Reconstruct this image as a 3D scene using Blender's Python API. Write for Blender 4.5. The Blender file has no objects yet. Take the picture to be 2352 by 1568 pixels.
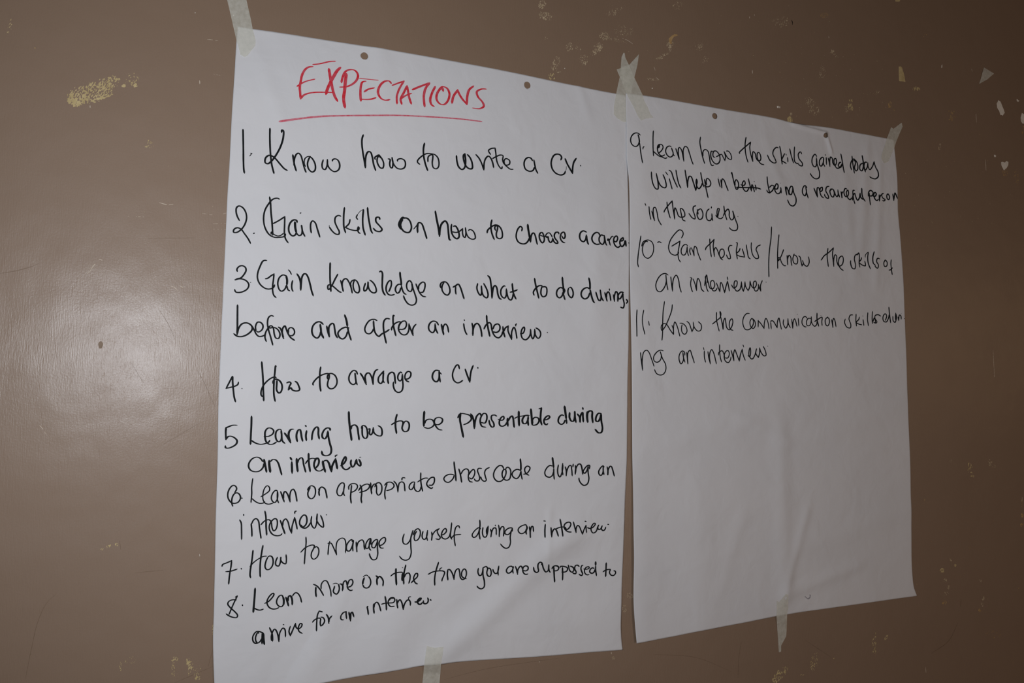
import bpy, bmesh, math
import numpy as np
from mathutils import Matrix, Vector, noise

# ------------------------------------------------------------------ camera, world, lights, exposure
CAM_POS = (-0.02316, -1.05493, 1.40968)
CAM_AXES = ((0.926744, -0.035469, -0.374015), (-0.375549, -0.059871, -0.924867), (0.010412, 0.997576, -0.068805))
CAM_LENS = 26.5784
TOP = 1.9            # height of the top edge of the left sheet above the floor

scene = bpy.context.scene
COL = scene.collection
cam_data = bpy.data.cameras.new('camera')
cam = bpy.data.objects.new('camera', cam_data)
COL.objects.link(cam)
m = Matrix([list(r) for r in CAM_AXES]).to_4x4()
m.translation = Vector(CAM_POS)
cam.matrix_world = m
cam_data.sensor_width = 36
cam_data.lens = CAM_LENS
cam_data.clip_start = 0.01
scene.camera = cam

world = bpy.data.worlds.new('world')
scene.world = world
world.use_nodes = True
world.node_tree.nodes['Background'].inputs[0].default_value = (1.0, 0.78, 0.58, 1)
world.node_tree.nodes['Background'].inputs[1].default_value = 0.008


def light(name, kind, loc, target, energy, color, **kw):
    d = bpy.data.lights.new(name, kind)
    d.energy = energy
    d.color = color
    for k, v in kw.items(): setattr(d, k, v)
    o = bpy.data.objects.new(name, d)
    COL.objects.link(o)
    o.location = loc
    o.rotation_euler = (Vector(target) - Vector(loc)).to_track_quat('-Z', 'Y').to_euler()
    return o


# flash held a hand's breadth left of and above the lens
light('camera_flash', 'SPOT', (-0.19, -1.03, 1.50), (0.24, 0, 1.56), 26.6, (0.925, 0.965, 1.03),
      shadow_soft_size=0.09, spot_size=math.radians(114), spot_blend=1.0)
# dim unseen fill added behind the photographer to brighten the right side
light('back_fill', 'AREA', (1.4, -2.6, 1.1), (1.1, 0, 1.35), 9.8, (1.0, 0.79, 0.67), shape='DISK', size=1.2)
# warm lamp far along the room on the right
light('room_lamp', 'AREA', (4.4, -2.3, 1.75), (1.2, 0, 1.3), 2.0, (1.0, 0.62, 0.30), shape='DISK', size=0.9)

scene.view_settings.view_transform = 'Standard'
scene.view_settings.look = 'None'
scene.view_settings.gamma = 1
scene.view_settings.use_curve_mapping = False
scene.view_settings.exposure = 0.0


# ------------------------------------------------------------------ materials
def material(name):
    mt = bpy.data.materials.new(name)
    mt.use_nodes = True
    nt = mt.node_tree
    return mt, nt, nt.nodes['Principled BSDF']


def add(nt, kind, **kw):
    n = nt.nodes.new(kind)
    for k, v in kw.items():
        if isinstance(k, str) and hasattr(n, k): setattr(n, k, v)
    return n


def ramp(nt, src, stops):
    r = nt.nodes.new('ShaderNodeValToRGB')
    els = r.color_ramp.elements
    els[0].position, els[0].color = stops[0][0], (*stops[0][1], 1)
    els[1].position, els[1].color = stops[-1][0], (*stops[-1][1], 1)
    for pos, c in stops[1:-1]:
        e = els.new(pos)
        e.color = (*c, 1)
    nt.links.new(src, r.inputs[0])
    return r.outputs[0]


def noise_tex(nt, vec, scale, detail=3, rough=0.5, distort=0.0):
    n = nt.nodes.new('ShaderNodeTexNoise')
    n.inputs['Scale'].default_value = scale
    n.inputs['Detail'].default_value = detail
    n.inputs['Roughness'].default_value = rough
    n.inputs['Distortion'].default_value = distort
    nt.links.new(vec, n.inputs['Vector'])
    return n.outputs[0]


def mapped(nt, vec, scale, rot=(0, 0, 0)):
    mp = nt.nodes.new('ShaderNodeMapping')
    mp.inputs['Scale'].default_value = scale
    mp.inputs['Rotation'].default_value = rot
    nt.links.new(vec, mp.inputs['Vector'])
    return mp.outputs[0]


def math_node(nt, op, a, b):
    n = nt.nodes.new('ShaderNodeMath')
    n.operation = op
    for i, v in enumerate((a, b)):
        if isinstance(v, (int, float)): n.inputs[i].default_value = v
        else: nt.links.new(v, n.inputs[i])
    return n.outputs[0]


def bump(nt, height, dist, strength, normal=None):
    b = nt.nodes.new('ShaderNodeBump')
    b.inputs['Distance'].default_value = dist
    b.inputs['Strength'].default_value = strength
    nt.links.new(height, b.inputs['Height'])
    if normal is not None: nt.links.new(normal, b.inputs['Normal'])
    return b.outputs[0]


# glossy brown wall paint, brushed mostly up and down
WALL, nt, bs = material('brown_gloss_paint')
co = nt.nodes.new('ShaderNodeTexCoord').outputs['Object']
tone = noise_tex(nt, co, 1.7, 4, 0.55)
nt.links.new(ramp(nt, tone, [(0.25, (0.270, 0.181, 0.119)), (0.75, (0.300, 0.202, 0.134))]), bs.inputs['Base Color'])
streak = noise_tex(nt, mapped(nt, co, (820, 820, 75)), 1.0, 3, 0.6)
slant = noise_tex(nt, mapped(nt, co, (700, 700, 60), (0, math.radians(32), 0)), 1.0, 3, 0.6)
grain = noise_tex(nt, co, 420, 4, 0.65)
wave = noise_tex(nt, co, 11, 2, 0.5)
where = math_node(nt, 'POWER', noise_tex(nt, co, 9, 3, 0.6), 2.2)
patchy = noise_tex(nt, co, 21, 3, 0.6, 0.8)
mixv = math_node(nt, 'ADD', math_node(nt, 'MULTIPLY', math_node(nt, 'MULTIPLY', streak, patchy), 1.1), math_node(nt, 'MULTIPLY', math_node(nt, 'MULTIPLY', slant, where), 2.6))
mixv = math_node(nt, 'ADD', mixv, math_node(nt, 'MULTIPLY', grain, 0.6))
n1 = bump(nt, mixv, 0.00034, 0.55)
n2 = bump(nt, wave, 0.004, 0.45, n1)
nt.links.new(n2, bs.inputs['Normal'])
rr = nt.nodes.new('ShaderNodeMapRange')
rr.inputs['To Min'].default_value = 0.19
rr.inputs['To Max'].default_value = 0.31
nt.links.new(noise_tex(nt, co, 9, 3, 0.6), rr.inputs['Value'])
nt.links.new(rr.outputs[0], bs.inputs['Coat Roughness'])
nt.links.new(n2, bs.inputs['Coat Normal'])
bs.inputs['Coat Weight'].default_value = 0.42
bs.inputs['Roughness'].default_value = 0.6
bs.inputs['Specular IOR Level'].default_value = 0.65

# white flip chart paper
PAPER, nt, bs = material('white_paper')
co = nt.nodes.new('ShaderNodeTexCoord').outputs['Object']
fib = noise_tex(nt, co, 900, 3, 0.6)
nt.links.new(ramp(nt, noise_tex(nt, co, 7, 3, 0.5), [(0.3, (0.765, 0.77, 0.79)), (0.7, (0.80, 0.80, 0.815))]), bs.inputs['Base Color'])
n1 = bump(nt, fib, 0.0002, 0.25)
n2 = bump(nt, noise_tex(nt, co, 30, 3, 0.55, 0.6), 0.0022, 0.5, n1)
nt.links.new(bump(nt, noise_tex(nt, co, 11, 2, 0.5, 0.8), 0.006, 0.5, n2), bs.inputs['Normal'])
bs.inputs['Roughness'].default_value = 0.75
bs.inputs['Specular IOR Level'].default_value = 0.25


def ink(name, c1, c2, scale, rough):
    mt, nt, bs = material(name)
    co = nt.nodes.new('ShaderNodeTexCoord').outputs['Object']
    nt.links.new(ramp(nt, noise_tex(nt, co, scale, 3, 0.6), [(0.35, c1), (0.65, c2)]), bs.inputs['Base Color'])
    bs.inputs['Roughness'].default_value = rough
    bs.inputs['Specular IOR Level'].default_value = 0.2
    return mt


BLACK = ink('black_marker_ink', (0.003, 0.005, 0.006), (0.009, 0.011, 0.013), 160, 0.7)
RED = ink('red_marker_ink', (0.74, 0.020, 0.035), (0.68, 0.10, 0.14), 240, 0.6)
SOFTRED = ink('dry_red_marker_ink', (0.70, 0.10, 0.15), (0.72, 0.27, 0.33), 260, 0.6)

# masking tape: crinkled paper the wall shows through
TAPE = bpy.data.materials.new('masking_tape')
TAPE.use_nodes = True
nt = TAPE.node_tree
bs = nt.nodes['Principled BSDF']
co = nt.nodes.new('ShaderNodeTexCoord').outputs['Object']
mott = noise_tex(nt, co, 150, 4, 0.6)
nt.links.new(ramp(nt, mott, [(0.3, (0.82, 0.82, 0.70)), (0.7, (0.93, 0.92, 0.82))]), bs.inputs['Base Color'])
bs.inputs['Roughness'].default_value = 0.6
nt.links.new(bump(nt, noise_tex(nt, co, 320, 3, 0.6), 0.0004, 0.4), bs.inputs['Normal'])
tr = nt.nodes.new('ShaderNodeBsdfTransparent')
mx = nt.nodes.new('ShaderNodeMixShader')
rg = nt.nodes.new('ShaderNodeMapRange')
rg.inputs['From Min'].default_value = 0.3
rg.inputs['From Max'].default_value = 0.7
rg.inputs['To Min'].default_value = 0.50
rg.inputs['To Max'].default_value = 0.62
nt.links.new(mott, rg.inputs['Value'])
nt.links.new(rg.outputs[0], mx.inputs['Fac'])
nt.links.new(tr.outputs[0], mx.inputs[1])
nt.links.new(bs.outputs[0], mx.inputs[2])
nt.links.new(mx.outputs[0], nt.nodes['Material Output'].inputs['Surface'])


def plain(name, c1, c2, rough=0.8, scale=90):
    mt, nt, bs = material(name)
    co = nt.nodes.new('ShaderNodeTexCoord').outputs['Object']
    nt.links.new(ramp(nt, noise_tex(nt, co, scale, 3, 0.6), [(0.35, c1), (0.65, c2)]), bs.inputs['Base Color'])
    bs.inputs['Roughness'].default_value = rough
    bs.inputs['Specular IOR Level'].default_value = 0.2
    return mt


UNDER = {
    'y': plain('cream_undercoat', (0.52, 0.40, 0.19), (0.66, 0.53, 0.28)),
    'w': plain('pale_undercoat', (0.50, 0.39, 0.24), (0.64, 0.52, 0.35)),
    'o': plain('ochre_undercoat', (0.44, 0.27, 0.11), (0.58, 0.40, 0.19)),
    'g': plain('grey_plaster', (0.80, 0.74, 0.64), (0.92, 0.87, 0.78)),
}
SCRATCH_GLINT = {
    'l': plain('bare_scratch_and_glint', (0.60, 0.50, 0.38), (0.75, 0.66, 0.54)),  # bare scratches, and bright glints of the gloss painted in pale colour
    'd': plain('dark_mark', (0.02, 0.015, 0.01), (0.03, 0.02, 0.015)),
    'f': plain('faint_scratch', (0.215, 0.145, 0.095), (0.24, 0.165, 0.11), 0.35),
}
DENT = plain('brown_dent', (0.27, 0.20, 0.14), (0.31, 0.23, 0.17), 0.7)
PENCIL = plain('grey_smudge', (0.30, 0.29, 0.32), (0.50, 0.49, 0.52))


# ------------------------------------------------------------------ helpers
def obj(name, verts, faces, mat, parent=None, label=None, smooth=False):
    me = bpy.data.meshes.new(name)
    me.from_pydata(verts, [], faces)
    me.materials.append(mat)
    if smooth: me.polygons.foreach_set('use_smooth', [True] * len(me.polygons))
    me.update()
    o = bpy.data.objects.new(name, me)
    COL.objects.link(o)
    if parent is not None: o.parent = parent
    if label: o['label'] = label
    return o


def tag(o, label, cat, group=None):
    o['label'] = label
    o['category'] = cat
    if group: o['group'] = group


# ------------------------------------------------------------------ the wall
X0, X1, Z1, DEPTH = -1.6, 3.4, 3.0, 0.12
wall = obj('wall_back', [(X0, 0, 0), (X1, 0, 0), (X1, 0, Z1), (X0, 0, Z1), (X0, DEPTH, 0), (X1, DEPTH, 0), (X1, DEPTH, Z1), (X0, DEPTH, Z1)],
           [(0, 1, 2, 3), (5, 4, 7, 6), (4, 0, 3, 7), (1, 5, 6, 2), (3, 2, 6, 7), (4, 5, 1, 0)], WALL)
wall['kind'] = 'structure'

# ------------------------------------------------------------------ the two sheets
FOLDS_LEFT = [(0.4884, 1.188, 0.298, 1.0419, 5.98, 0.022), (0.2638, 1.1716, 0.2172, 1.0396, 3.68, 0.03), (0.4031, 1.1489, 0.3427, 1.098, -2.3, 0.02), (0.1447, 1.1054, 0.1124, 1.041, 2.99, 0.02), (0.4677, 1.2283, 0.463, 1.1766, 1.15, 0.006), (0.0319, 1.8507, 0.0565, 1.7878, 1.61, 0.012), (0.1915, 1.9047, 0.1988, 1.8609, 1.38, 0.015), (0.1109, 1.0918, 0.0795, 1.0295, -2.76, 0.02), (0.5147, 1.9002, 0.5305, 1.8598, 1.15, 0.008), (0.0241, 1.4082, 0.0513, 1.2375, 1.84, 0.03), (0.3892, 1.1563, 0.556, 1.1972, 1.61, 0.02), (0.3565, 1.0659, 0.5717, 1.0762, 1.84, 0.03)]
FOLDS_RIGHT = [(0.9502, 1.9017, 1.0228, 1.8966, 2.99, 0.0032), (1.0278, 1.8874, 1.0357, 1.8662, 2.99, 0.004), (0.9085, 1.3416, 0.9135, 1.0878, 2.99, 0.018), (0.8249, 1.3721, 0.918, 1.3339, 1.61, 0.012), (0.9133, 1.0731, 0.964, 1.2039, 2.3, 0.01), (0.9275, 1.0719, 1.0725, 1.1055, 2.53, 0.012), (0.6508, 1.1437, 0.8755, 1.0546, 2.3, 0.03), (0.7014, 1.3368, 0.8618, 1.372, 1.61, 0.02), (1.1265, 1.8825, 1.1048, 1.6964, 1.84, 0.012), (1.1592, 1.8613, 1.1411, 1.633, 1.61, 0.01), (1.0702, 1.8086, 1.0873, 1.6457, 1.15, 0.012), (0.7346, 1.201, 0.7507, 1.0592, 2.07, 0.03), (0.9967, 1.3406, 1.1665, 1.3875, 1.38, 0.02), (0.9629, 1.1512, 1.1822, 1.1932, 1.61, 0.02), (0.7859, 1.1055, 0.8227, 1.1963, 1.38, 0.015), (0.8883, 1.8585, 0.9164, 1.7908, 0.92, 0.01)]


def ridge(x, z, x1, z1, x2, z2, amp, wid):
    # one soft fold running from (x1, z1) to (x2, z2), fading at its ends
    dx, dz = x2 - x1, z2 - z1
    L = math.hypot(dx, dz)
    t = ((x - x1) * dx + (z - z1) * dz) / (L * L)
    s = ((x - x1) * dz - (z - z1) * dx) / L
    over = np.maximum(0, np.abs(t - 0.5) - 0.5) * L
    return amp * np.exp(-(s / wid) ** 2) * np.exp(-(over / (2.2 * wid)) ** 2)


def relief_left(x, z):
    # distance of the left sheet from the wall, in metres
    u, v = x, TOP - z
    d = 1.1 + 0.35 * np.sin(9 * u + 3 * v + 1) + 0.3 * np.sin(21 * v - 7 * u) + 0.18 * np.sin(38 * u + 17 * v) + 0.12 * np.sin(60 * v + 31 * u + 2)
    for r in FOLDS_LEFT: d = d + ridge(x, z, *r)
    low = np.clip((v - 0.3) / 0.5, 0, 1)
    d = d + 2.2 * low * np.exp(-((u - 0.585) / 0.035) ** 2) + 1.8 * low * np.exp(-((u + 0.02) / 0.03) ** 2)
    d = d + 3.0 * np.exp(-((v - 0.28) / 0.13) ** 4) * np.exp(-((u - 0.545) / 0.026) ** 2)
    edge = np.exp(-((v - 0.86) / 0.05) ** 2)
    d = d + 1.6 * edge * (1 - np.exp(-((u - 0.27) / 0.08) ** 2))
    flat = np.exp(-((u - 0.0) ** 2 + v ** 2) / 0.05 ** 2) + np.exp(-((u - 0.6) ** 2 + v ** 2) / 0.07 ** 2)
    return 0.001 * (0.45 + np.maximum(d - 0.45, 0) * (1 - np.clip(flat, 0, 1)))


def relief_right(x, z):
    # distance of the right sheet from the wall; it laps over the left one at the top
    u, v = x - 0.6, TOP - z
    d = 1.7 + 0.3 * np.sin(8 * u - 4 * v) + 0.22 * np.sin(19 * v + 9 * u) + 0.12 * np.sin(43 * u + 11 * v) + 0.1 * np.sin(57 * v - 25 * u)
    for r in FOLDS_RIGHT: d = d + ridge(x, z, *r)
    low = np.clip((v - 0.05) / 0.3, 0, 1)
    d = d + (2.4 * low + 2.0 * np.exp(-((v - 0.13) / 0.1) ** 4)) * np.exp(-((u - 0.024) / 0.03) ** 2) + 1.2 * low * np.exp(-((u - 0.62) / 0.03) ** 2)
    d = d + 1.4 * np.exp(-((v - 0.86) / 0.05) ** 2) * (1 - np.exp(-((u - 0.33) / 0.07) ** 2))
    flat = np.exp(-((u - 0.02) ** 2 + v ** 2) / 0.05 ** 2)
    flat2 = np.exp(-((u - 0.6) ** 2 + v ** 2) / 0.05 ** 2)
    return 0.001 * (0.9 + np.maximum(d - 0.9, 0.05) * (1 - np.clip(flat + flat2, 0, 1)))


SHEET_LEFT = dict(
    top=[(0.0004, 1.8989), (0.0191, 1.8991), (0.0530, 1.9003), (0.1235, 1.9021), (0.2103, 1.9043), (0.3030, 1.9052), (0.4013, 1.9042), (0.4911, 1.9017), (0.5457, 1.9004), (0.6007, 1.9004)],
    bottom=[(0.0031, 1.0170), (0.0690, 1.0189), (0.1374, 1.0228), (0.1986, 1.0264), (0.2473, 1.0276), (0.2745, 1.0298), (0.2983, 1.0288), (0.3096, 1.0286), (0.4458, 1.0208), (0.5926, 1.0146)],
    left=[(0.0004, 1.8989), (-0.0006, 1.8784), (-0.0015, 1.8382), (-0.0031, 1.7740), (-0.0034, 1.7445), (-0.0038, 1.7073), (-0.0047, 1.6721), (-0.0051, 1.6283), (-0.0057, 1.5513), (-0.0063, 1.4644), (-0.0065, 1.3988), (-0.0050, 1.3183), (-0.0046, 1.2463), (-0.0038, 1.2024), (-0.0027, 1.1228), (-0.0026, 1.0964), (0.0009, 1.0410), (0.0031, 1.0170)],
    right=[(0.6007, 1.9004), (0.6031, 1.8195), (0.6052, 1.7111), (0.6063, 1.6396), (0.6058, 1.5968), (0.6056, 1.5262), (0.6048, 1.4763), (0.6035, 1.4351), (0.6021, 1.3727), (0.6011, 1.3108), (0.5983, 1.2563), (0.5972, 1.2291), (0.5945, 1.1618), (0.5922, 1.1205), (0.5905, 1.0957), (0.5889, 1.0703), (0.5886, 1.0497), (0.5906, 1.0255), (0.5926, 1.0146)],
    holes=[(0.1709, 1.8885, 0.0053), (0.4245, 1.8883, 0.0055)])
SHEET_RIGHT = dict(
    top=[(0.6003, 1.9038), (0.6438, 1.9059), (0.6947, 1.9060), (0.7926, 1.9061), (0.9069, 1.9073), (0.9428, 1.9050), (0.9675, 1.9053), (1.0289, 1.9083), (1.0930, 1.9084), (1.1970, 1.9083)],
    bottom=[(0.6175, 1.0216), (0.6813, 1.0239), (0.7506, 1.0283), (0.8182, 1.0312), (0.8943, 1.0358), (0.9171, 1.0364), (1.0067, 1.0379), (1.1089, 1.0391), (1.2231, 1.0409)],
    left=[(0.6003, 1.9038), (0.6006, 1.8478), (0.6005, 1.8185), (0.6008, 1.7938), (0.6039, 1.7645), (0.6051, 1.7430), (0.6060, 1.6965), (0.6064, 1.6394), (0.6068, 1.5968), (0.6075, 1.5543), (0.6084, 1.5226), (0.6096, 1.4659), (0.6099, 1.4352), (0.6105, 1.3727), (0.6107, 1.3106), (0.6120, 1.2558), (0.6123, 1.1879), (0.6125, 1.1326), (0.6123, 1.0816), (0.6147, 1.0468), (0.6175, 1.0216)],
    right=[(1.1970, 1.9083), (1.1985, 1.8901), (1.2003, 1.8731), (1.2030, 1.8366), (1.2029, 1.7629), (1.2064, 1.7224), (1.2117, 1.6412), (1.2128, 1.5719), (1.2138, 1.4686), (1.2139, 1.3942), (1.2166, 1.3016), (1.2157, 1.2163), (1.2146, 1.1590), (1.2139, 1.0759), (1.2161, 1.0575), (1.2231, 1.0409)],
    holes=[(0.7760, 1.8913, 0.0053), (1.0238, 1.8921, 0.0047)])


def resample(line, n):
    a = np.array(line)
    s = np.concatenate([[0], np.cumsum(np.hypot(*np.diff(a, axis=0).T))])
    # smooth interpolation through the measured points
    t = np.linspace(0, s[-1], n)
    i = np.clip(np.searchsorted(s, t, side='right') - 1, 0, len(s) - 2)
    sl = np.diff(a, axis=0) / np.diff(s)[:, None]
    tan = np.vstack([sl[:1], (sl[1:] + sl[:-1]) / 2, sl[-1:]])
    h = (s[i + 1] - s[i])[:, None]
    k = ((t - s[i])[:, None]) / h
    return ((2 * k**3 - 3 * k**2 + 1) * a[i] + (k**3 - 2 * k**2 + k) * h * tan[i] + (-2 * k**3 + 3 * k**2) * a[i + 1] + (k**3 - k**2) * h * tan[i + 1])


def make_sheet(name, outline, relief, nu=300, nv=430):
    top, bot = resample(outline['top'], nu + 1), resample(outline['bottom'], nu + 1)
    lef, rig = resample(outline['left'], nv + 1), resample(outline['right'], nv + 1)
    u = np.linspace(0, 1, nu + 1)[None, :, None]
    v = np.linspace(0, 1, nv + 1)[:, None, None]
    g = ((1 - v) * top[None] + v * bot[None] + (1 - u) * lef[:, None] + u * rig[:, None]
         - (1 - u) * (1 - v) * top[0] - u * (1 - v) * top[-1] - (1 - u) * v * bot[0] - u * v * bot[-1])
    x, z = g[..., 0].ravel(), g[..., 1].ravel()
    idx = np.arange((nu + 1) * (nv + 1)).reshape(nv + 1, nu + 1)
    q = np.stack([idx[:-1, :-1], idx[1:, :-1], idx[1:, 1:], idx[:-1, 1:]], -1).reshape(-1, 4)
    for hx, hz, r in outline['holes']:           # punched holes: open the grid and pull its inner points onto the rim
        dist = np.hypot(x - hx, z - hz) + 1e-9
        inside = dist < r
        q = q[~inside[q].all(1)]
        x, z = np.where(inside, hx + (x - hx) * r / dist, x), np.where(inside, hz + (z - hz) * r / dist, z)
    d = relief(x, z)
    o = obj(name, np.stack([x, -d, z], -1).tolist(), q.tolist(), PAPER, smooth=True)
    s = o.modifiers.new('thickness', 'SOLIDIFY')
    s.thickness = 0.00015
    s.offset = -1
    return o


left = make_sheet('flip_chart_sheet', SHEET_LEFT, relief_left)
tag(left, 'large white sheet headed EXPECTATIONS in red with points one to eight', 'paper sheet', 'flip chart sheets taped to the wall')
right = make_sheet('flip_chart_sheet', SHEET_RIGHT, relief_right)
tag(right, 'white sheet with points nine to eleven and an empty lower half', 'paper sheet', 'flip chart sheets taped to the wall')

# a small grey smudge near the bottom of the right sheet
SMUDGE = (0.9637, 1.0611)
vs, fs = [], []
ring = [(-3.2, 1.0), (-0.5, -1.8), (0.8, -2.6), (2.6, -1.2), (3.4, 1.6), (2.8, 2.6), (1.2, 2.4), (2.2, 1.4), (1.6, -0.4), (0.4, -1.2), (-1.4, 0.2), (-2.6, 1.6)]
for a, b in ring:
    x, z = SMUDGE[0] + a * 0.0022, SMUDGE[1] + b * 0.0016
    vs.append((x, -float(relief_right(x, z)) - 0.0002, z))
fs.append(tuple(range(len(vs))))
obj('smudge', vs, fs, PENCIL, right, 'small grey smudge')

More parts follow.
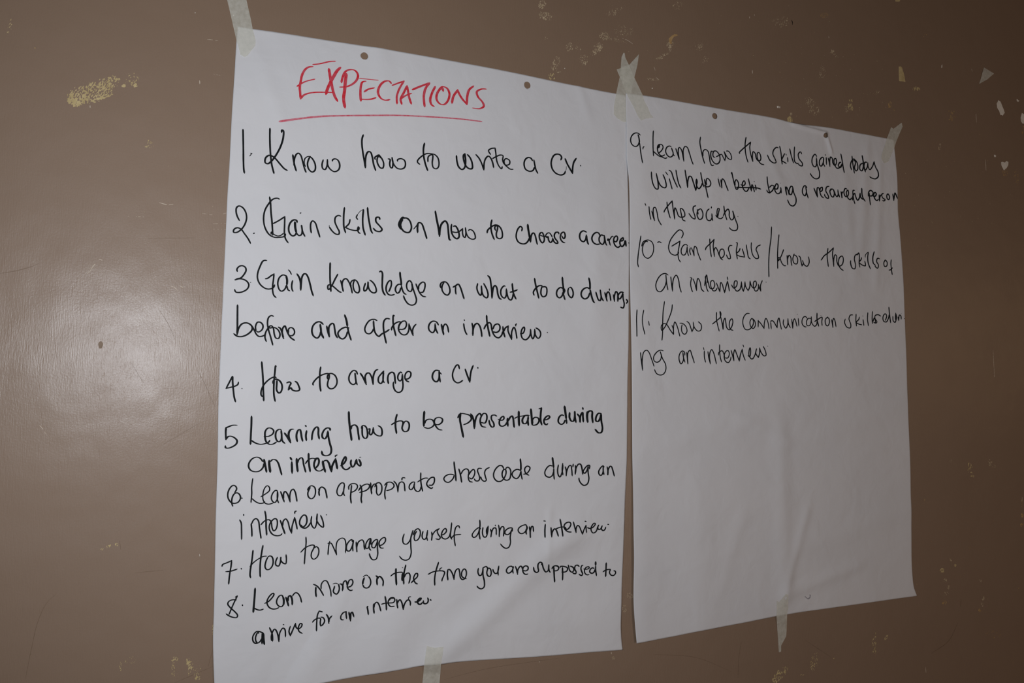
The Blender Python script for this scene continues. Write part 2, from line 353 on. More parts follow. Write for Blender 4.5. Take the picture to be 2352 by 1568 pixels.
# ------------------------------------------------------------------ handwriting
# widths in millimetres, then points on the wall in tenths of a millimetre; ! marks a sharp turn
HANDWRITING = [
    (1, "red heading reading EXPECTATIONS", "R", 0.8, [
        ("heading_letters", """2.3 994,18632 1068,18652 1146,18683 1225,18716 1311,18736
2.5 1004,18605 939,18584 895,18541 858,18460 842,18368 831,18284 840,18191 846,18120! 880,18170 930,18205 1027,18239 1144,18261 1276,18278
2.0 792,18285 855,18340 919,18381 1035,18431
3.1 1217,18612 1237,18504 1260,18397 1282,18304 1310,18226 1352,18160
3.4 1380,18659 1334,18605 1283,18505 1233,18393 1202,18305 1184,18233
3.4 1462,18582 1451,18485 1442,18330 1431,18217 1454,18081
2.6 1395,18441 1410,18520 1448,18611 1515,18650 1583,18648 1625,18592 1606,18512 1540,18437 1460,18392 1367,18371
2.1 1641,18546 1742,18552 1920,18561
2.6 1743,18521 1689,18498 1670,18438 1665,18325 1675,18214
2.7 1674,18245 1763,18256 1831,18274 1892,18304
2.7 1717,18359 1773,18406 1868,18444
2.7 2106,18545 2074,18574 2017,18563 1956,18510 1917,18420 1918,18364 1962,18301 2025,18285 2095,18308
2.4 2115,18518 2189,18561 2291,18615! 2247,18535 2213,18457 2190,18367 2195,18257
2.7 2267,18266 2248,18334 2292,18442 2340,18552! 2356,18468 2379,18370 2410,18289
2.2 2237,18332 2321,18404 2414,18456
3.3 2417,18507 2535,18577 2683,18656
2.8 2680,18656 2622,18570 2595,18464 2596,18377 2610,18277
2.8 2766,18616 2719,18513 2691,18392 2714,18330 2759,18308
2.8 2888,18562 2872,18611 2800,18526 2789,18422 2839,18364 2906,18364 2964,18435 2985,18541 2947,18616 2879,18630 2814,18565
2.9 3025,18401 3046,18507 3112,18618! 3127,18579 3181,18499 3259,18423! 3264,18542 3293,18650 3369,18725
2.9 3570,18708 3492,18695 3416,18641 3433,18569 3511,18492 3531,18436 3466,18388 3343,18379"""),
    ]),
    (1, "red underline stroke beneath the heading", "R", 0.8, [
        ("underline", """3.6 572,17754 831,17836 1153,17918 1484,17977 1892,18042 2242,18096 2747,18150 3194,18184 3508,18193"""),
    ]),
    (1, "line of writing reading 1. Know how to write a CV.", "K", 0.25, [
        ("numeral", """2.2 115,17586 123,17439 130,17291 136,17144 144,17037 154,16989
1.4 218,17273 246,17272
1.0 237,17271 209,17230"""),
        ("word", """2.2 458,17650 460,17535 468,17386 479,17267 497,17150 531,17029
2.3 610,17610 613,17643 632,17638 633,17538 606,17424 562,17318 499,17210 445,17158 412,17169 413,17229 451,17272 498,17270 546,17236 604,17173 663,17115 706,17096
2.3 766,17324 778,17255 795,17177 821,17099
2.1 785,17176 792,17277 814,17336 842,17354 872,17328 898,17250 920,17172 951,17095
1.5 941,17175 921,17223 926,17284 955,17318 1003,17332
2.1 1003,17330 980,17291 965,17218 984,17149 1029,17114 1067,17144 1069,17221 1038,17288 1003,17326
2.1 1175,17306 1160,17232 1174,17178 1204,17171 1227,17220 1232,17313! 1236,17242 1273,17185 1333,17156 1387,17189 1403,17252 1379,17321 1338,17339 1304,17322 1297,17296"""),
        ("word", """2.4 1721,17737 1704,17677 1704,17593 1726,17450 1749,17338 1761,17268! 1759,17360 1770,17456 1796,17501 1828,17500 1855,17436 1879,17323 1912,17238
2.2 1900,17399 1892,17430 1917,17454 1953,17475 1970,17430
2.2 1953,17475 1928,17424 1930,17361 1973,17293 2010,17292 2022,17352 2002,17413 1953,17475
2.2 2080,17435 2112,17432 2108,17363 2125,17312 2146,17314 2155,17390 2140,17460! 2160,17380 2215,17317 2279,17311 2323,17336 2339,17381 2324,17443 2270,17463 2223,17441 2221,17414"""),
        ("word", """2.5 2618,17741 2603,17663 2605,17565 2623,17470 2646,17397 2674,17330
2.1 2553,17413 2520,17436 2516,17462 2567,17528 2643,17583 2719,17593 2774,17587 2819,17549 2840,17475 2832,17409 2800,17378 2756,17389 2738,17452 2744,17529 2742,17577 2709,17573 2676,17542 2672,17460"""),
        ("word", """2.6 3107,17617 3116,17532 3146,17448 3197,17416 3237,17449 3252,17539 3239,17659! 3217,17634 3229,17536 3271,17464 3317,17442 3357,17453 3356,17530 3320,17614 3273,17658
2.4 3411,17673 3464,17622 3506,17550 3543,17456! 3547,17555 3569,17630 3615,17675 3657,17642 3687,17573 3703,17502
2.2 3650,17702 3614,17759 3661,17799 3720,17813! 3732,17747 3752,17615 3788,17541 3830,17507 3842,17548
2.2 3681,17645 3745,17687 3810,17718 3852,17712 3846,17650 3865,17596 3907,17573 3960,17597 3960,17653 3900,17674 3870,17636 3883,17581 3925,17547 3973,17519 4027,17523"""),
        ("word", """2.5 4344,17696 4316,17733 4267,17738 4219,17698 4201,17627 4226,17550 4299,17524 4354,17548 4378,17603
2.5 4365,17716 4384,17626 4402,17560 4436,17504"""),
        ("word", """2.6 4825,17768 4841,17814 4815,17850 4759,17856 4707,17828 4670,17757 4660,17687 4684,17602 4745,17545 4830,17529 4887,17557 4910,17604
0.8 4910,17604 4923,17640 4923,17684
2.8 4901,17803 4934,17730 4987,17648 5030,17583! 5035,17672 5054,17762 5102,17837
2.6 5172,17728 5180,17712"""),
    ]),
    (1, "line of writing reading 2. Gain skills on how to choose a career", "K", 0.25, [
        ("numeral", """2.0 112,16347 83,16403 67,16460 70,16519 101,16545 147,16527 185,16472 200,16395 181,16305 138,16232 85,16188 45,16185 48,16224 88,16250 134,16237 181,16178 229,16113 263,16050
2.0 292,16189 308,16201"""),
        ("word", """2.2 482,16710 496,16632 507,16504 524,16367 533,16268 540,16185
2.0 614,16690 581,16701 525,16680 472,16610 428,16516 415,16406 435,16289 493,16195 560,16164 635,16170 691,16188 707,16225
2.0 536,16346 609,16395 687,16457! 688,16352 690,16223 706,16155 745,16099
1.6 517,16198 520,16233 549,16205 597,16185 639,16194 680,16232
2.3 851,16393 841,16422 802,16423 761,16379 742,16307 755,16239 795,16203 832,16221 850,16268
2.9 822,16400 829,16316 846,16247
2.1 846,16247 880,16215 913,16233 921,16284 910,16358! 927,16275 962,16206
2.3 886,16524 900,16533
2.1 1043,16265 1031,16335 1034,16405 1057,16436 1092,16411 1124,16323 1161,16214"""),
        ("word", """2.1 1440,16537 1405,16546 1365,16519 1357,16457 1389,16379 1421,16321 1417,16285 1377,16281 1321,16322 1283,16374
0.8 1283,16359 1281,16399
2.3 1484,16667 1477,16582 1477,16479 1484,16388 1511,16307
2.1 1566,16509 1553,16446 1504,16388! 1565,16365 1657,16358 1692,16377 1691,16408 1675,16416
2.2 1681,16412 1676,16375 1688,16335 1717,16319
1.7 1675,16514 1652,16543 1671,16591
0.8 1671,16591 1710,16642 1748,16668
2.4 1750,16667 1742,16526 1752,16403 1785,16299
2.4 1806,16700 1819,16585 1843,16463 1866,16372 1890,16335
2.4 1986,16545 1975,16575 1933,16568 1930,16513 1983,16456 2020,16407 1995,16375 1933,16378 1891,16416"""),
        ("word", """2.9 2343,16605 2315,16607 2277,16551 2262,16495 2279,16457 2303,16427
3.3 2316,16583 2289,16537 2282,16489 2303,16451
2.5 2316,16595 2371,16604 2416,16573 2444,16504 2443,16448 2416,16402 2376,16394 2327,16414 2295,16458
1.4 2477,16451 2518,16502 2534,16536
2.5 2534,16540 2566,16556 2598,16542 2632,16465 2680,16325
2.7 2542,16541 2535,16472 2540,16402"""),
        ("word", """2.8 2797,16750 2818,16643 2845,16525 2868,16386! 2871,16463 2886,16545 2918,16596 2955,16616 2985,16579 2999,16499 3009,16411 3023,16347 3048,16342
2.6 3052,16578 3045,16519 3059,16440 3098,16386 3140,16370 3169,16401 3164,16465 3137,16528 3107,16558 3073,16546
2.1 3058,16468 3121,16462 3172,16482 3222,16528! 3223,16455 3241,16407 3262,16401 3274,16451 3266,16544! 3283,16460 3318,16406 3378,16383 3421,16399 3420,16448 3384,16510 3333,16526 3312,16503"""),
        ("word", """2.6 3684,16707 3669,16635 3673,16553 3696,16472 3728,16404
2.4 3609,16497 3617,16539 3677,16599 3738,16632 3781,16629 3826,16592 3854,16519 3850,16452 3815,16429 3767,16445 3757,16502 3774,16570 3773,16616 3742,16617 3730,16583 3748,16543"""),
        ("word", """2.4 4169,16577 4178,16624 4150,16648 4110,16609 4083,16531 4083,16464 4113,16408 4167,16383 4230,16388 4275,16430 4297,16483
3.4 4269,16691 4277,16624 4292,16550 4306,16483 4318,16417
2.5 4318,16417 4324,16493 4346,16555 4373,16565 4397,16525 4416,16450 4434,16387
2.5 4506,16590 4474,16566 4465,16514 4484,16456 4517,16425 4549,16462 4544,16530 4516,16587 4506,16590
2.0 4474,16541 4548,16526 4595,16530 4622,16528 4604,16514 4571,16532 4594,16577 4631,16593 4664,16566 4688,16525
2.5 4618,16528 4623,16477 4655,16441 4688,16474 4692,16521
2.5 4800,16587 4790,16613 4743,16607 4720,16562 4734,16512 4772,16473 4782,16443 4744,16440 4711,16467 4692,16517
2.5 4847,16565 4884,16521 4908,16562 4889,16625 4846,16608 4823,16546 4833,16504 4866,16468 4908,16458"""),
        ("word", """2.6 5275,16656 5220,16674 5174,16644 5156,16582 5175,16523 5221,16500 5257,16537 5271,16608! 5280,16538 5294,16487 5312,16458"""),
        ("word", """2.6 5508,16618 5483,16659 5439,16664 5387,16625 5363,16562 5387,16502 5444,16474 5508,16486
2.6 5579,16625 5533,16633 5493,16581 5503,16512 5554,16482 5590,16529 5590,16626! 5605,16549 5621,16497 5642,16473
2.6 5647,16553 5668,16573 5684,16539 5705,16479
2.1 5647,16557 5663,16585 5684,16565 5699,16585 5741,16633 5767,16627
2.6 5762,16564 5813,16552 5844,16608 5828,16646 5782,16620 5767,16556 5798,16488 5849,16462 5895,16497
2.7 5895,16568 5946,16590 5946,16630 5900,16595 5885,16532 5920,16482 5966,16521 5986,16585 6002,16488
2.7 6048,16555 6053,16546"""),
    ]),
    (1, "line of writing reading 3. Gain knowledge on what to do during,", "K", 0.25, [
        ("numeral", """2.0 109,15665 101,15692 122,15730 162,15748 203,15732 216,15690 193,15634 154,15584 117,15572 85,15554! 131,15570 185,15568 233,15542 257,15500 243,15448 197,15409 137,15389 96,15395 81,15431
2.0 276,15534 282,15530"""),
        ("word", """2.0 475,15841 448,15841 424,15829 391,15757 366,15675 362,15601 388,15530 434,15482 484,15459 532,15462 570,15483 585,15524
2.0 460,15592 493,15603 534,15639 571,15666! 567,15593 559,15504 561,15438 576,15380 611,15344
2.0 730,15652 688,15661 646,15628 624,15560 633,15487 659,15444 687,15442 721,15478 737,15531
2.6 729,15655 743,15590 741,15523
2.0 741,15523 757,15465 786,15448
1.6 755,15736 778,15712 799,15670
2.0 816,15595 805,15535 810,15476 827,15441
2.3 868,15690 898,15645 917,15587 924,15472! 929,15565 934,15640 958,15691 986,15696 1016,15654 1048,15551 1073,15455 1096,15396"""),
        ("word", """2.3 1309,15877 1309,15780 1312,15666 1320,15568 1329,15469
2.1 1418,15725 1383,15656 1341,15562 1298,15499 1287,15513 1289,15559 1319,15568 1348,15555 1401,15513 1447,15478 1476,15472
2.1 1456,15642 1474,15578 1499,15481
2.1 1483,15541 1481,15609 1502,15656 1536,15666 1571,15623 1603,15549 1622,15466
1.9 1606,15560 1595,15602 1612,15641 1653,15663
2.1 1656,15667 1635,15619 1633,15558 1657,15498 1699,15478 1721,15510 1712,15578 1684,15638 1653,15663
2.2 1802,15623 1781,15544 1789,15510 1820,15531 1837,15594 1838,15640! 1846,15564 1877,15512 1924,15491 1955,15509 1954,15555 1921,15623 1882,15659 1857,15669
2.4 1995,15794 2018,15808 2037,15786 2040,15677 2042,15576 2059,15507 2091,15464
2.2 2135,15520 2156,15568 2172,15631 2161,15685 2130,15667 2100,15603 2100,15533 2130,15484 2173,15474 2224,15490
2.7 2292,15815 2298,15749 2311,15679 2316,15617
2.2 2316,15617 2334,15555 2362,15510 2394,15498
2.2 2316,15633 2280,15638 2241,15604 2231,15549 2259,15508 2290,15529 2309,15593
2.2 2471,15666 2438,15700 2407,15678 2392,15622 2413,15560 2453,15543 2477,15588 2467,15674! 2489,15589 2523,15496 2542,15426 2525,15370 2477,15348 2421,15364 2372,15424 2347,15482
2.2 2529,15662 2561,15585 2595,15524 2636,15487 2686,15481
2.2 2570,15578 2576,15642 2632,15693 2661,15679 2662,15608 2635,15546 2594,15540"""),
        ("word", """2.3 2912,15619 2894,15654 2910,15699 2964,15719 3006,15693 3037,15631 3041,15567 3008,15525 2963,15538 2924,15592 2923,15656 2959,15726
2.5 3087,15646 3127,15669 3169,15697 3203,15649 3238,15554 3264,15479
2.3 3131,15661 3128,15604 3137,15540"""),
        ("word", """2.4 3472,15727 3459,15657 3484,15585 3519,15551 3535,15588 3530,15690! 3539,15605 3570,15541 3618,15519 3637,15553 3621,15634 3563,15737
2.6 3627,15856 3661,15825 3680,15736 3694,15630 3700,15524! 3708,15615 3724,15690 3750,15712 3776,15677 3795,15579 3823,15523 3858,15509
2.4 3912,15710 3894,15717 3851,15673 3839,15606 3862,15550 3902,15532 3928,15570 3930,15670! 3945,15588 3973,15523 4008,15509 4034,15552 4042,15610
2.7 4024,15762 4032,15692 4047,15610 4093,15522
2.4 3989,15625 4051,15644 4117,15673"""),
        ("word", """2.7 4392,15866 4410,15775 4439,15668 4470,15556
2.5 4390,15602 4375,15647 4411,15708 4465,15753 4520,15757 4507,15706 4504,15629 4536,15589 4587,15609 4604,15669 4594,15736 4557,15747 4525,15736"""),
        ("word", """2.5 4878,15737 4836,15751 4785,15714 4767,15653 4785,15604 4823,15589 4864,15625 4878,15686
3.0 4865,15915 4872,15830 4884,15746 4892,15644
3.5 4896,15738 4901,15704 4897,15670
2.5 4890,15644 4902,15593 4916,15560
2.5 4976,15751 4962,15707 4976,15640 5023,15600 5051,15644 5046,15712 5013,15762 4980,15756"""),
        ("word", """2.6 5334,15753 5288,15774 5225,15747 5188,15685 5198,15625 5248,15593 5302,15622 5334,15701
3.1 5315,15931 5332,15856 5336,15744
2.8 5336,15744 5362,15642 5391,15565 5419,15537
2.6 5435,15713 5457,15647 5486,15588 5516,15581 5531,15634 5515,15746! 5531,15660 5551,15609 5582,15577
2.6 5599,15717 5618,15657 5649,15572
2.6 5633,15632 5638,15702 5669,15730 5695,15689 5717,15585
2.4 5686,15782 5690,15749
2.6 5762,15693 5784,15590! 5783,15668 5813,15745 5839,15724 5847,15593! 5860,15673
2.6 5954,15739 5905,15742 5860,15699 5850,15646 5881,15630 5921,15677 5941,15731! 5946,15643 5968,15548 5948,15489 5892,15501
2.6 6002,15633 6030,15600 6003,15560"""),
    ]),
    (1, "line of writing reading before and after an interview.", "K", 0.25, [
        ("word", """2.2 125,15225 129,15065 133,14922 133,14836! 149,14915 187,14975 244,14992 293,14972 318,14937 312,14894 256,14837 189,14808 135,14811 87,14845
2.0 305,14966 343,14902 372,14846 407,14818 455,14827 489,14850
2.0 367,14889 358,14946 380,15005 418,15007 450,14972 445,14914 398,14877 367,14889
2.0 585,15094 554,15104 520,15077 508,15011 521,14924 552,14824 587,14705
2.0 502,14753 483,14806 488,14872 527,14946 554,14969 583,14942 600,14855 622,14805 657,14802 673,14858 647,14915 597,14946 528,14932
2.2 646,14955 674,14938 697,14888 720,14805! 701,14873 706,14940 733,14974 748,14941 775,14876 812,14819 870,14781
2.0 782,14877 783,14936 815,14955 851,14931 860,14880 832,14846 797,14848"""),
        ("word", """2.3 1238,15015 1200,15047 1157,15045 1107,15001 1088,14926 1111,14853 1163,14825 1198,14871 1207,14924
2.5 1196,15017 1207,14953 1215,14894 1250,14824
2.3 1284,14998 1299,14927 1323,14850! 1313,14928 1319,14996 1355,15035 1377,15028 1393,14961 1410,14879 1437,14835
2.3 1590,14981 1541,14990 1475,14957 1439,14903 1463,14844 1508,14826 1548,14862 1572,14938
2.7 1524,15162 1550,15089 1567,14999
2.3 1567,14999 1588,14909 1624,14808"""),
        ("word", """2.1 1979,15101 1940,15118 1879,15104 1827,15040 1807,14971 1829,14922 1875,14912 1913,14945 1935,14999
2.4 1927,15099 1934,15014 1951,14938 1983,14894 2010,14879! 2052,14919 2113,14953 2159,14987
2.4 2160,15134 2110,15138 2075,15098 2069,15020 2083,14921 2116,14783
2.4 2226,15179 2210,15189 2205,15135 2213,15042 2252,14893
2.2 2187,14975 2190,15010 2236,15074 2291,15100 2314,15097 2292,15046 2289,14999
2.2 2289,14995 2340,14993 2380,15010 2402,15066 2386,15112 2346,15110 2307,15070 2285,15006 2310,14945 2358,14916 2405,14926 2436,14982 2438,15075! 2459,15014 2501,14914! 2492,14984 2511,15040 2546,15080"""),
        ("word", """2.3 2878,15078 2846,15122 2797,15133 2752,15105 2729,15049 2742,14994 2792,14965 2823,15006 2826,15093! 2840,15014 2872,14952
2.7 2920,15093 2938,15018 2960,14936
2.3 2947,15003 2954,15067 2982,15100 3012,15069 3034,14975"""),
        ("word", """2.3 3261,15120 3271,15056 3292,14993 3318,14952
2.3 3266,15175 3278,15160
2.6 3390,15132 3404,15070 3405,14953! 3410,15038 3439,15112 3473,15130 3508,15099 3534,15027 3548,14930
2.6 3619,15258 3623,15185 3641,15080 3674,14939
2.4 3578,15049 3610,15111 3662,15150 3688,15131 3702,15058 3724,14994 3759,14946 3812,14928 3859,14966 3881,15033
2.4 3719,15018 3776,15008 3824,15039 3832,15105 3801,15136 3749,15117 3719,15051
2.6 3880,15103 3890,15025 3917,14936
2.4 3894,15025 3924,15084 3968,15112! 3964,15044 4023,14915! 4026,15031 4061,15098 4084,15058 4112,14923
2.2 4105,15154 4088,15136 4092,15112
2.4 4163,15003 4209,15013 4236,15072 4227,15109 4191,15070 4178,14995 4206,14930 4255,14915 4309,14959 4331,15010 4333,15076! 4345,14985 4372,14932 4399,14987 4403,15079! 4417,14988 4463,14944 4499,14983 4499,15041 4466,15082 4416,15105
2.7 4613,15042 4622,15036"""),
    ]),
    (1, "line of writing reading 4. How to arrange a CV.", "K", 0.25, [
        ("numeral", """1.9 94,14287 68,14228 22,14127! 71,14140 124,14155 163,14180 170,14216
2.1 96,14286 98,14215 112,14094 125,14010 144,13948
2.1 213,14128 220,14124"""),
        ("word", """2.2 451,14485 464,14365 477,14221 485,14077 494,13962
2.2 628,14439 625,14375 618,14274 615,14151 621,14042 640,13956
2.0 634,14437 633,14412
2.0 473,14023 457,14048 457,14098 482,14170 542,14243 597,14279 628,14285 646,14271
2.2 606,14194 605,14230 632,14256 674,14246 711,14203 723,14145 707,14087 683,14073 654,14108 652,14187 653,14249
2.2 777,14209 815,14222 834,14205 817,14168 804,14117! 835,14146 854,14117 911,14102 949,14118 937,14169 911,14217 882,14234"""),
        ("word", """2.3 1220,14436 1211,14366 1211,14269 1217,14173 1232,14096
2.1 1130,14183 1121,14201 1150,14253 1213,14310 1285,14341 1329,14342 1337,14294 1321,14234 1319,14175 1353,14139 1400,14146 1439,14199 1441,14266 1410,14325 1358,14348 1322,14331 1312,14293 1324,14260"""),
        ("word", """2.1 1723,14342 1700,14386 1664,14394 1626,14358 1604,14296 1616,14235 1661,14200 1700,14219 1694,14289 1687,14355! 1698,14280 1708,14227 1724,14194
2.3 1758,14360 1790,14317 1822,14256 1846,14205! 1835,14256 1829,14318 1851,14358 1882,14363 1914,14319 1933,14257 1942,14209! 1940,14284 1949,14346 1974,14400 2010,14417
2.2 2092,14398 2056,14357 2017,14303 2019,14241 2051,14219 2077,14251 2084,14322 2087,14389! 2080,14304 2086,14251 2104,14229
2.4 2148,14323 2149,14270 2159,14225! 2148,14288 2161,14351 2201,14380 2233,14370 2248,14316 2253,14263 2263,14218
2.2 2352,14372 2329,14385 2297,14344 2294,14290 2322,14259 2349,14282 2357,14354! 2363,14264 2369,14184 2352,14120 2307,14097 2261,14119 2232,14182 2231,14249
2.2 2395,14287 2441,14293 2477,14330 2476,14384 2439,14397 2403,14364 2395,14301 2418,14265 2460,14246"""),
        ("word", """2.5 2893,14420 2841,14419 2804,14372 2800,14308 2834,14263 2867,14259 2895,14300 2898,14415! 2904,14319 2918,14250
1.8 2898,14401 2937,14364"""),
        ("word", """2.3 3205,14449 3185,14505 3161,14504 3113,14424 3100,14350 3125,14277 3179,14245 3232,14264 3261,14288
2.5 3291,14451 3324,14364 3367,14262! 3373,14346 3387,14430 3418,14510
2.6 3488,14479 3492,14459"""),
    ]),
    (1, "line of writing reading 5. Learning how to be presentable during", "K", 0.55, [
        ("numeral", """2.1 175,13649 121,13650 39,13618! 36,13573 42,13467! 66,13502 99,13508 146,13487 177,13452 172,13410 130,13375 71,13354 41,13362 38,13390"""),
        ("word", """2.1 346,13768 348,13641 346,13535 345,13394
2.0 352,13453 397,13421 466,13398 534,13408 575,13428 588,13453
2.0 509,13501 565,13500 620,13531 632,13574 597,13607 555,13607 526,13568 524,13497 540,13432 582,13396 631,13399 678,13430
2.0 726,13588 701,13591 667,13567 657,13509 671,13452 703,13426 730,13451 735,13515 726,13580! 735,13515 748,13436 784,13401
2.4 769,13544 802,13500 853,13414! 827,13493 828,13551 852,13587 894,13592
2.2 941,13426 930,13463 928,13528 947,13578 969,13586 984,13542 996,13476 1012,13425
2.2 1058,13572 1049,13505 1059,13432
2.4 1038,13642 1053,13623
2.2 1129,13445 1134,13526 1157,13591 1193,13621 1211,13598 1213,13525 1228,13452
2.3 1370,13571 1364,13597 1327,13605 1288,13576 1264,13517 1272,13473 1302,13458 1330,13502 1339,13561! 1348,13487 1369,13398 1393,13309 1380,13251 1330,13230 1279,13245 1263,13297"""),
        ("word", """2.5 1615,13828 1622,13715 1639,13584 1665,13427
2.3 1652,13584 1659,13627 1703,13644 1734,13618 1754,13522 1768,13434
2.1 1796,13591 1804,13626 1830,13635 1862,13608 1881,13538 1878,13477 1852,13455 1817,13486 1806,13556 1808,13626
2.1 1889,13582 1911,13590 1908,13529 1926,13502 1952,13537 1960,13603! 1970,13537 2025,13493 2074,13492 2086,13545 2067,13607 2021,13634"""),
        ("word", """2.4 2293,13791 2276,13721 2274,13623 2293,13516
2.2 2214,13643 2264,13672 2327,13696 2373,13690 2382,13667 2370,13587 2403,13546 2449,13555 2471,13604 2465,13667 2427,13694 2396,13676 2383,13640"""),
        ("word", """2.7 2688,13833 2682,13720 2686,13612
2.0 2698,13802 2689,13820
2.2 2689,13603 2754,13589 2810,13611 2838,13647 2818,13702 2770,13720 2715,13702 2692,13648
2.2 2828,13647 2904,13642 2951,13674 2960,13719 2912,13745 2855,13729 2837,13683 2857,13629 2905,13574 2962,13563"""),
        ("word", """2.7 3232,13806 3224,13719 3250,13590 3282,13451
2.3 3190,13737 3227,13797 3315,13792 3384,13765 3400,13718 3346,13663 3274,13636
2.5 3384,13797 3414,13764 3434,13700 3448,13584! 3459,13690 3487,13769 3532,13802 3552,13764
2.3 3548,13671 3613,13662 3642,13727 3631,13792 3591,13802 3547,13746 3538,13681 3564,13615 3634,13598
2.3 3799,13760 3764,13778 3717,13768 3714,13716 3749,13660 3754,13611 3724,13600 3689,13644 3675,13708
2.3 3817,13716 3878,13699 3912,13723 3903,13760 3860,13732 3839,13675 3849,13627 3888,13611 3940,13635 3961,13675
2.8 3969,13731 3970,13667 3979,13606
2.6 3982,13691 4008,13739 4043,13764 4061,13723 4071,13642 4080,13589
2.9 4150,13835 4151,13731 4159,13611
2.1 4083,13727 4122,13747 4210,13763 4281,13776 4330,13770
2.6 4299,13767 4255,13768 4211,13715 4220,13657 4265,13649 4300,13706 4304,13755! 4300,13690 4310,13616
2.9 4347,13870 4360,13755 4372,13624
2.4 4381,13649 4376,13706 4416,13743 4470,13730 4484,13689 4453,13640 4399,13624 4368,13632
2.7 4478,13870 4521,13883! 4510,13796 4511,13689 4534,13623
2.7 4552,13699 4624,13713 4661,13746 4642,13767 4597,13747 4565,13697 4575,13648 4607,13631 4634,13651"""),
        ("word", """2.5 4905,13767 4863,13778 4817,13738 4808,13671 4855,13634 4901,13654 4924,13704
3.2 4911,13915 4928,13813 4943,13712
2.5 4943,13712 4952,13641
2.7 5001,13817 4999,13737 5032,13683 5069,13687 5088,13754 5089,13829! 5093,13746 5112,13657
2.8 5130,13796 5173,13745 5182,13670! 5182,13737 5201,13792 5225,13817 5230,13754 5239,13665
2.8 5225,13893 5234,13859
3.0 5306,13830 5301,13754 5313,13669! 5306,13745 5315,13813 5353,13842 5391,13830 5391,13753 5405,13652
2.8 5553,13796 5506,13804 5463,13753 5458,13686 5496,13677 5529,13719 5549,13796! 5553,13685 5572,13566 5553,13507 5505,13499 5438,13559"""),
    ]),
    (1, "line of writing reading an interview below line five", "K", 0.6, [
        ("word", """1.9 507,13170 478,13210 430,13232 370,13209 334,13153 333,13104 361,13061 416,13042 469,13051 509,13092 524,13155
2.3 519,13202 535,13134 559,13027
2.6 585,13186 591,13111 606,13025
2.0 600,13168 630,13195 672,13187 704,13143 727,13071 754,12984"""),
        ("word", """2.2 852,13220 878,13178
2.4 875,13160 885,13002
2.4 937,13202 943,13122 958,13021
2.0 949,13137 966,13187 1000,13211 1019,13186 1031,13120 1063,13012
2.2 1091,13268 1098,13147 1120,13016
1.8 1052,13127 1087,13177 1136,13199 1186,13193
2.0 1186,13200 1167,13124 1183,13058 1220,13028 1263,13030 1291,13055
2.2 1190,13065 1225,13115 1230,13173 1208,13203 1183,13174 1167,13117 1172,13073
2.7 1281,13161 1294,13091 1322,13006
2.5 1292,13157 1332,13167 1362,13133 1382,13074 1402,13015! 1407,13081 1452,13183! 1465,13123 1481,13044
2.1 1476,13238 1451,13227 1448,13209
2.3 1521,13087 1568,13121 1596,13179 1584,13213 1559,13173 1538,13107 1554,13062 1592,13035 1629,13045 1658,13074
2.3 1666,13167 1660,13119 1684,13066 1709,13088 1737,13169! 1746,13117 1792,13078 1795,13123 1767,13176
2.1 1778,13199 1800,13201"""),
    ]),
    (1, "line of writing reading 6. Learn on appropriate dresscode during an", "K", 0.25, [
        ("numeral", """1.8 170,12779 194,12827 180,12863 147,12874 109,12837 88,12769 97,12706 135,12655 175,12643 220,12659 245,12707 231,12756 197,12778 161,12759 141,12704 141,12648 156,12602
1.7 252,12708 273,12706"""),
        ("word", """1.7 388,12958 378,12849 381,12758 375,12640
1.7 386,12698 428,12658 483,12631 530,12634 551,12652
1.6 494,12715 554,12751 601,12791 599,12834 571,12856 538,12822 520,12745 525,12675 551,12631 599,12615 661,12629
1.7 704,12780 680,12791 643,12754 628,12691 646,12648 674,12632 701,12666 710,12715 704,12780! 703,12716 708,12659 726,12621
1.9 743,12774 765,12713 796,12630
1.9 784,12676 782,12741 799,12772 831,12738 869,12633! 863,12708 879,12779 906,12796 932,12756 959,12629"""),
        ("word", """1.8 1091,12774 1104,12806 1139,12834 1183,12811 1197,12745 1179,12681 1144,12660 1108,12684 1096,12735 1112,12784 1129,12813
2.0 1234,12776 1276,12811 1320,12784 1336,12739 1353,12655
2.0 1252,12794 1242,12743 1251,12692"""),
        ("word", """1.8 1582,12825 1571,12852 1541,12856 1502,12814 1482,12734 1505,12689 1542,12687 1566,12730 1582,12825! 1573,12752 1574,12708 1592,12678
1.8 1643,12761 1642,12808 1678,12840 1730,12839 1759,12812 1754,12775 1718,12739 1659,12719
2.0 1679,12822 1673,12734 1669,12660 1681,12571
1.9 1777,12744 1799,12781 1843,12816 1896,12829 1926,12813 1919,12776 1875,12741 1786,12718
2.0 1794,12822 1814,12780 1820,12691 1814,12632 1825,12569
2.1 1941,12846 1946,12775 1961,12685
1.9 1951,12730 1961,12782 1987,12822 2017,12829
1.9 1999,12785 2020,12832 2062,12842 2093,12807 2099,12740 2081,12688 2051,12671 2027,12705 2026,12772 2018,12825
1.9 2136,12802 2169,12839 2223,12844 2262,12817 2271,12786 2240,12750 2187,12733 2160,12730
1.9 2173,12827 2148,12753 2142,12678 2154,12607
1.9 2265,12858 2297,12823 2317,12777 2328,12705! 2333,12777 2347,12829 2386,12843 2414,12819 2423,12758 2429,12709
1.9 2382,12866 2385,12896 2408,12901 2432,12894
1.9 2571,12833 2535,12834 2493,12794 2490,12748 2518,12728 2548,12761 2567,12829! 2560,12776 2577,12722 2617,12698 2648,12719 2663,12780
2.1 2653,12964 2653,12872 2667,12772 2688,12695
1.9 2606,12832 2661,12864 2717,12885 2765,12882
2.1 2775,12784 2823,12782 2854,12827 2849,12889 2809,12890 2765,12853 2742,12800 2767,12761 2816,12736 2835,12755"""),
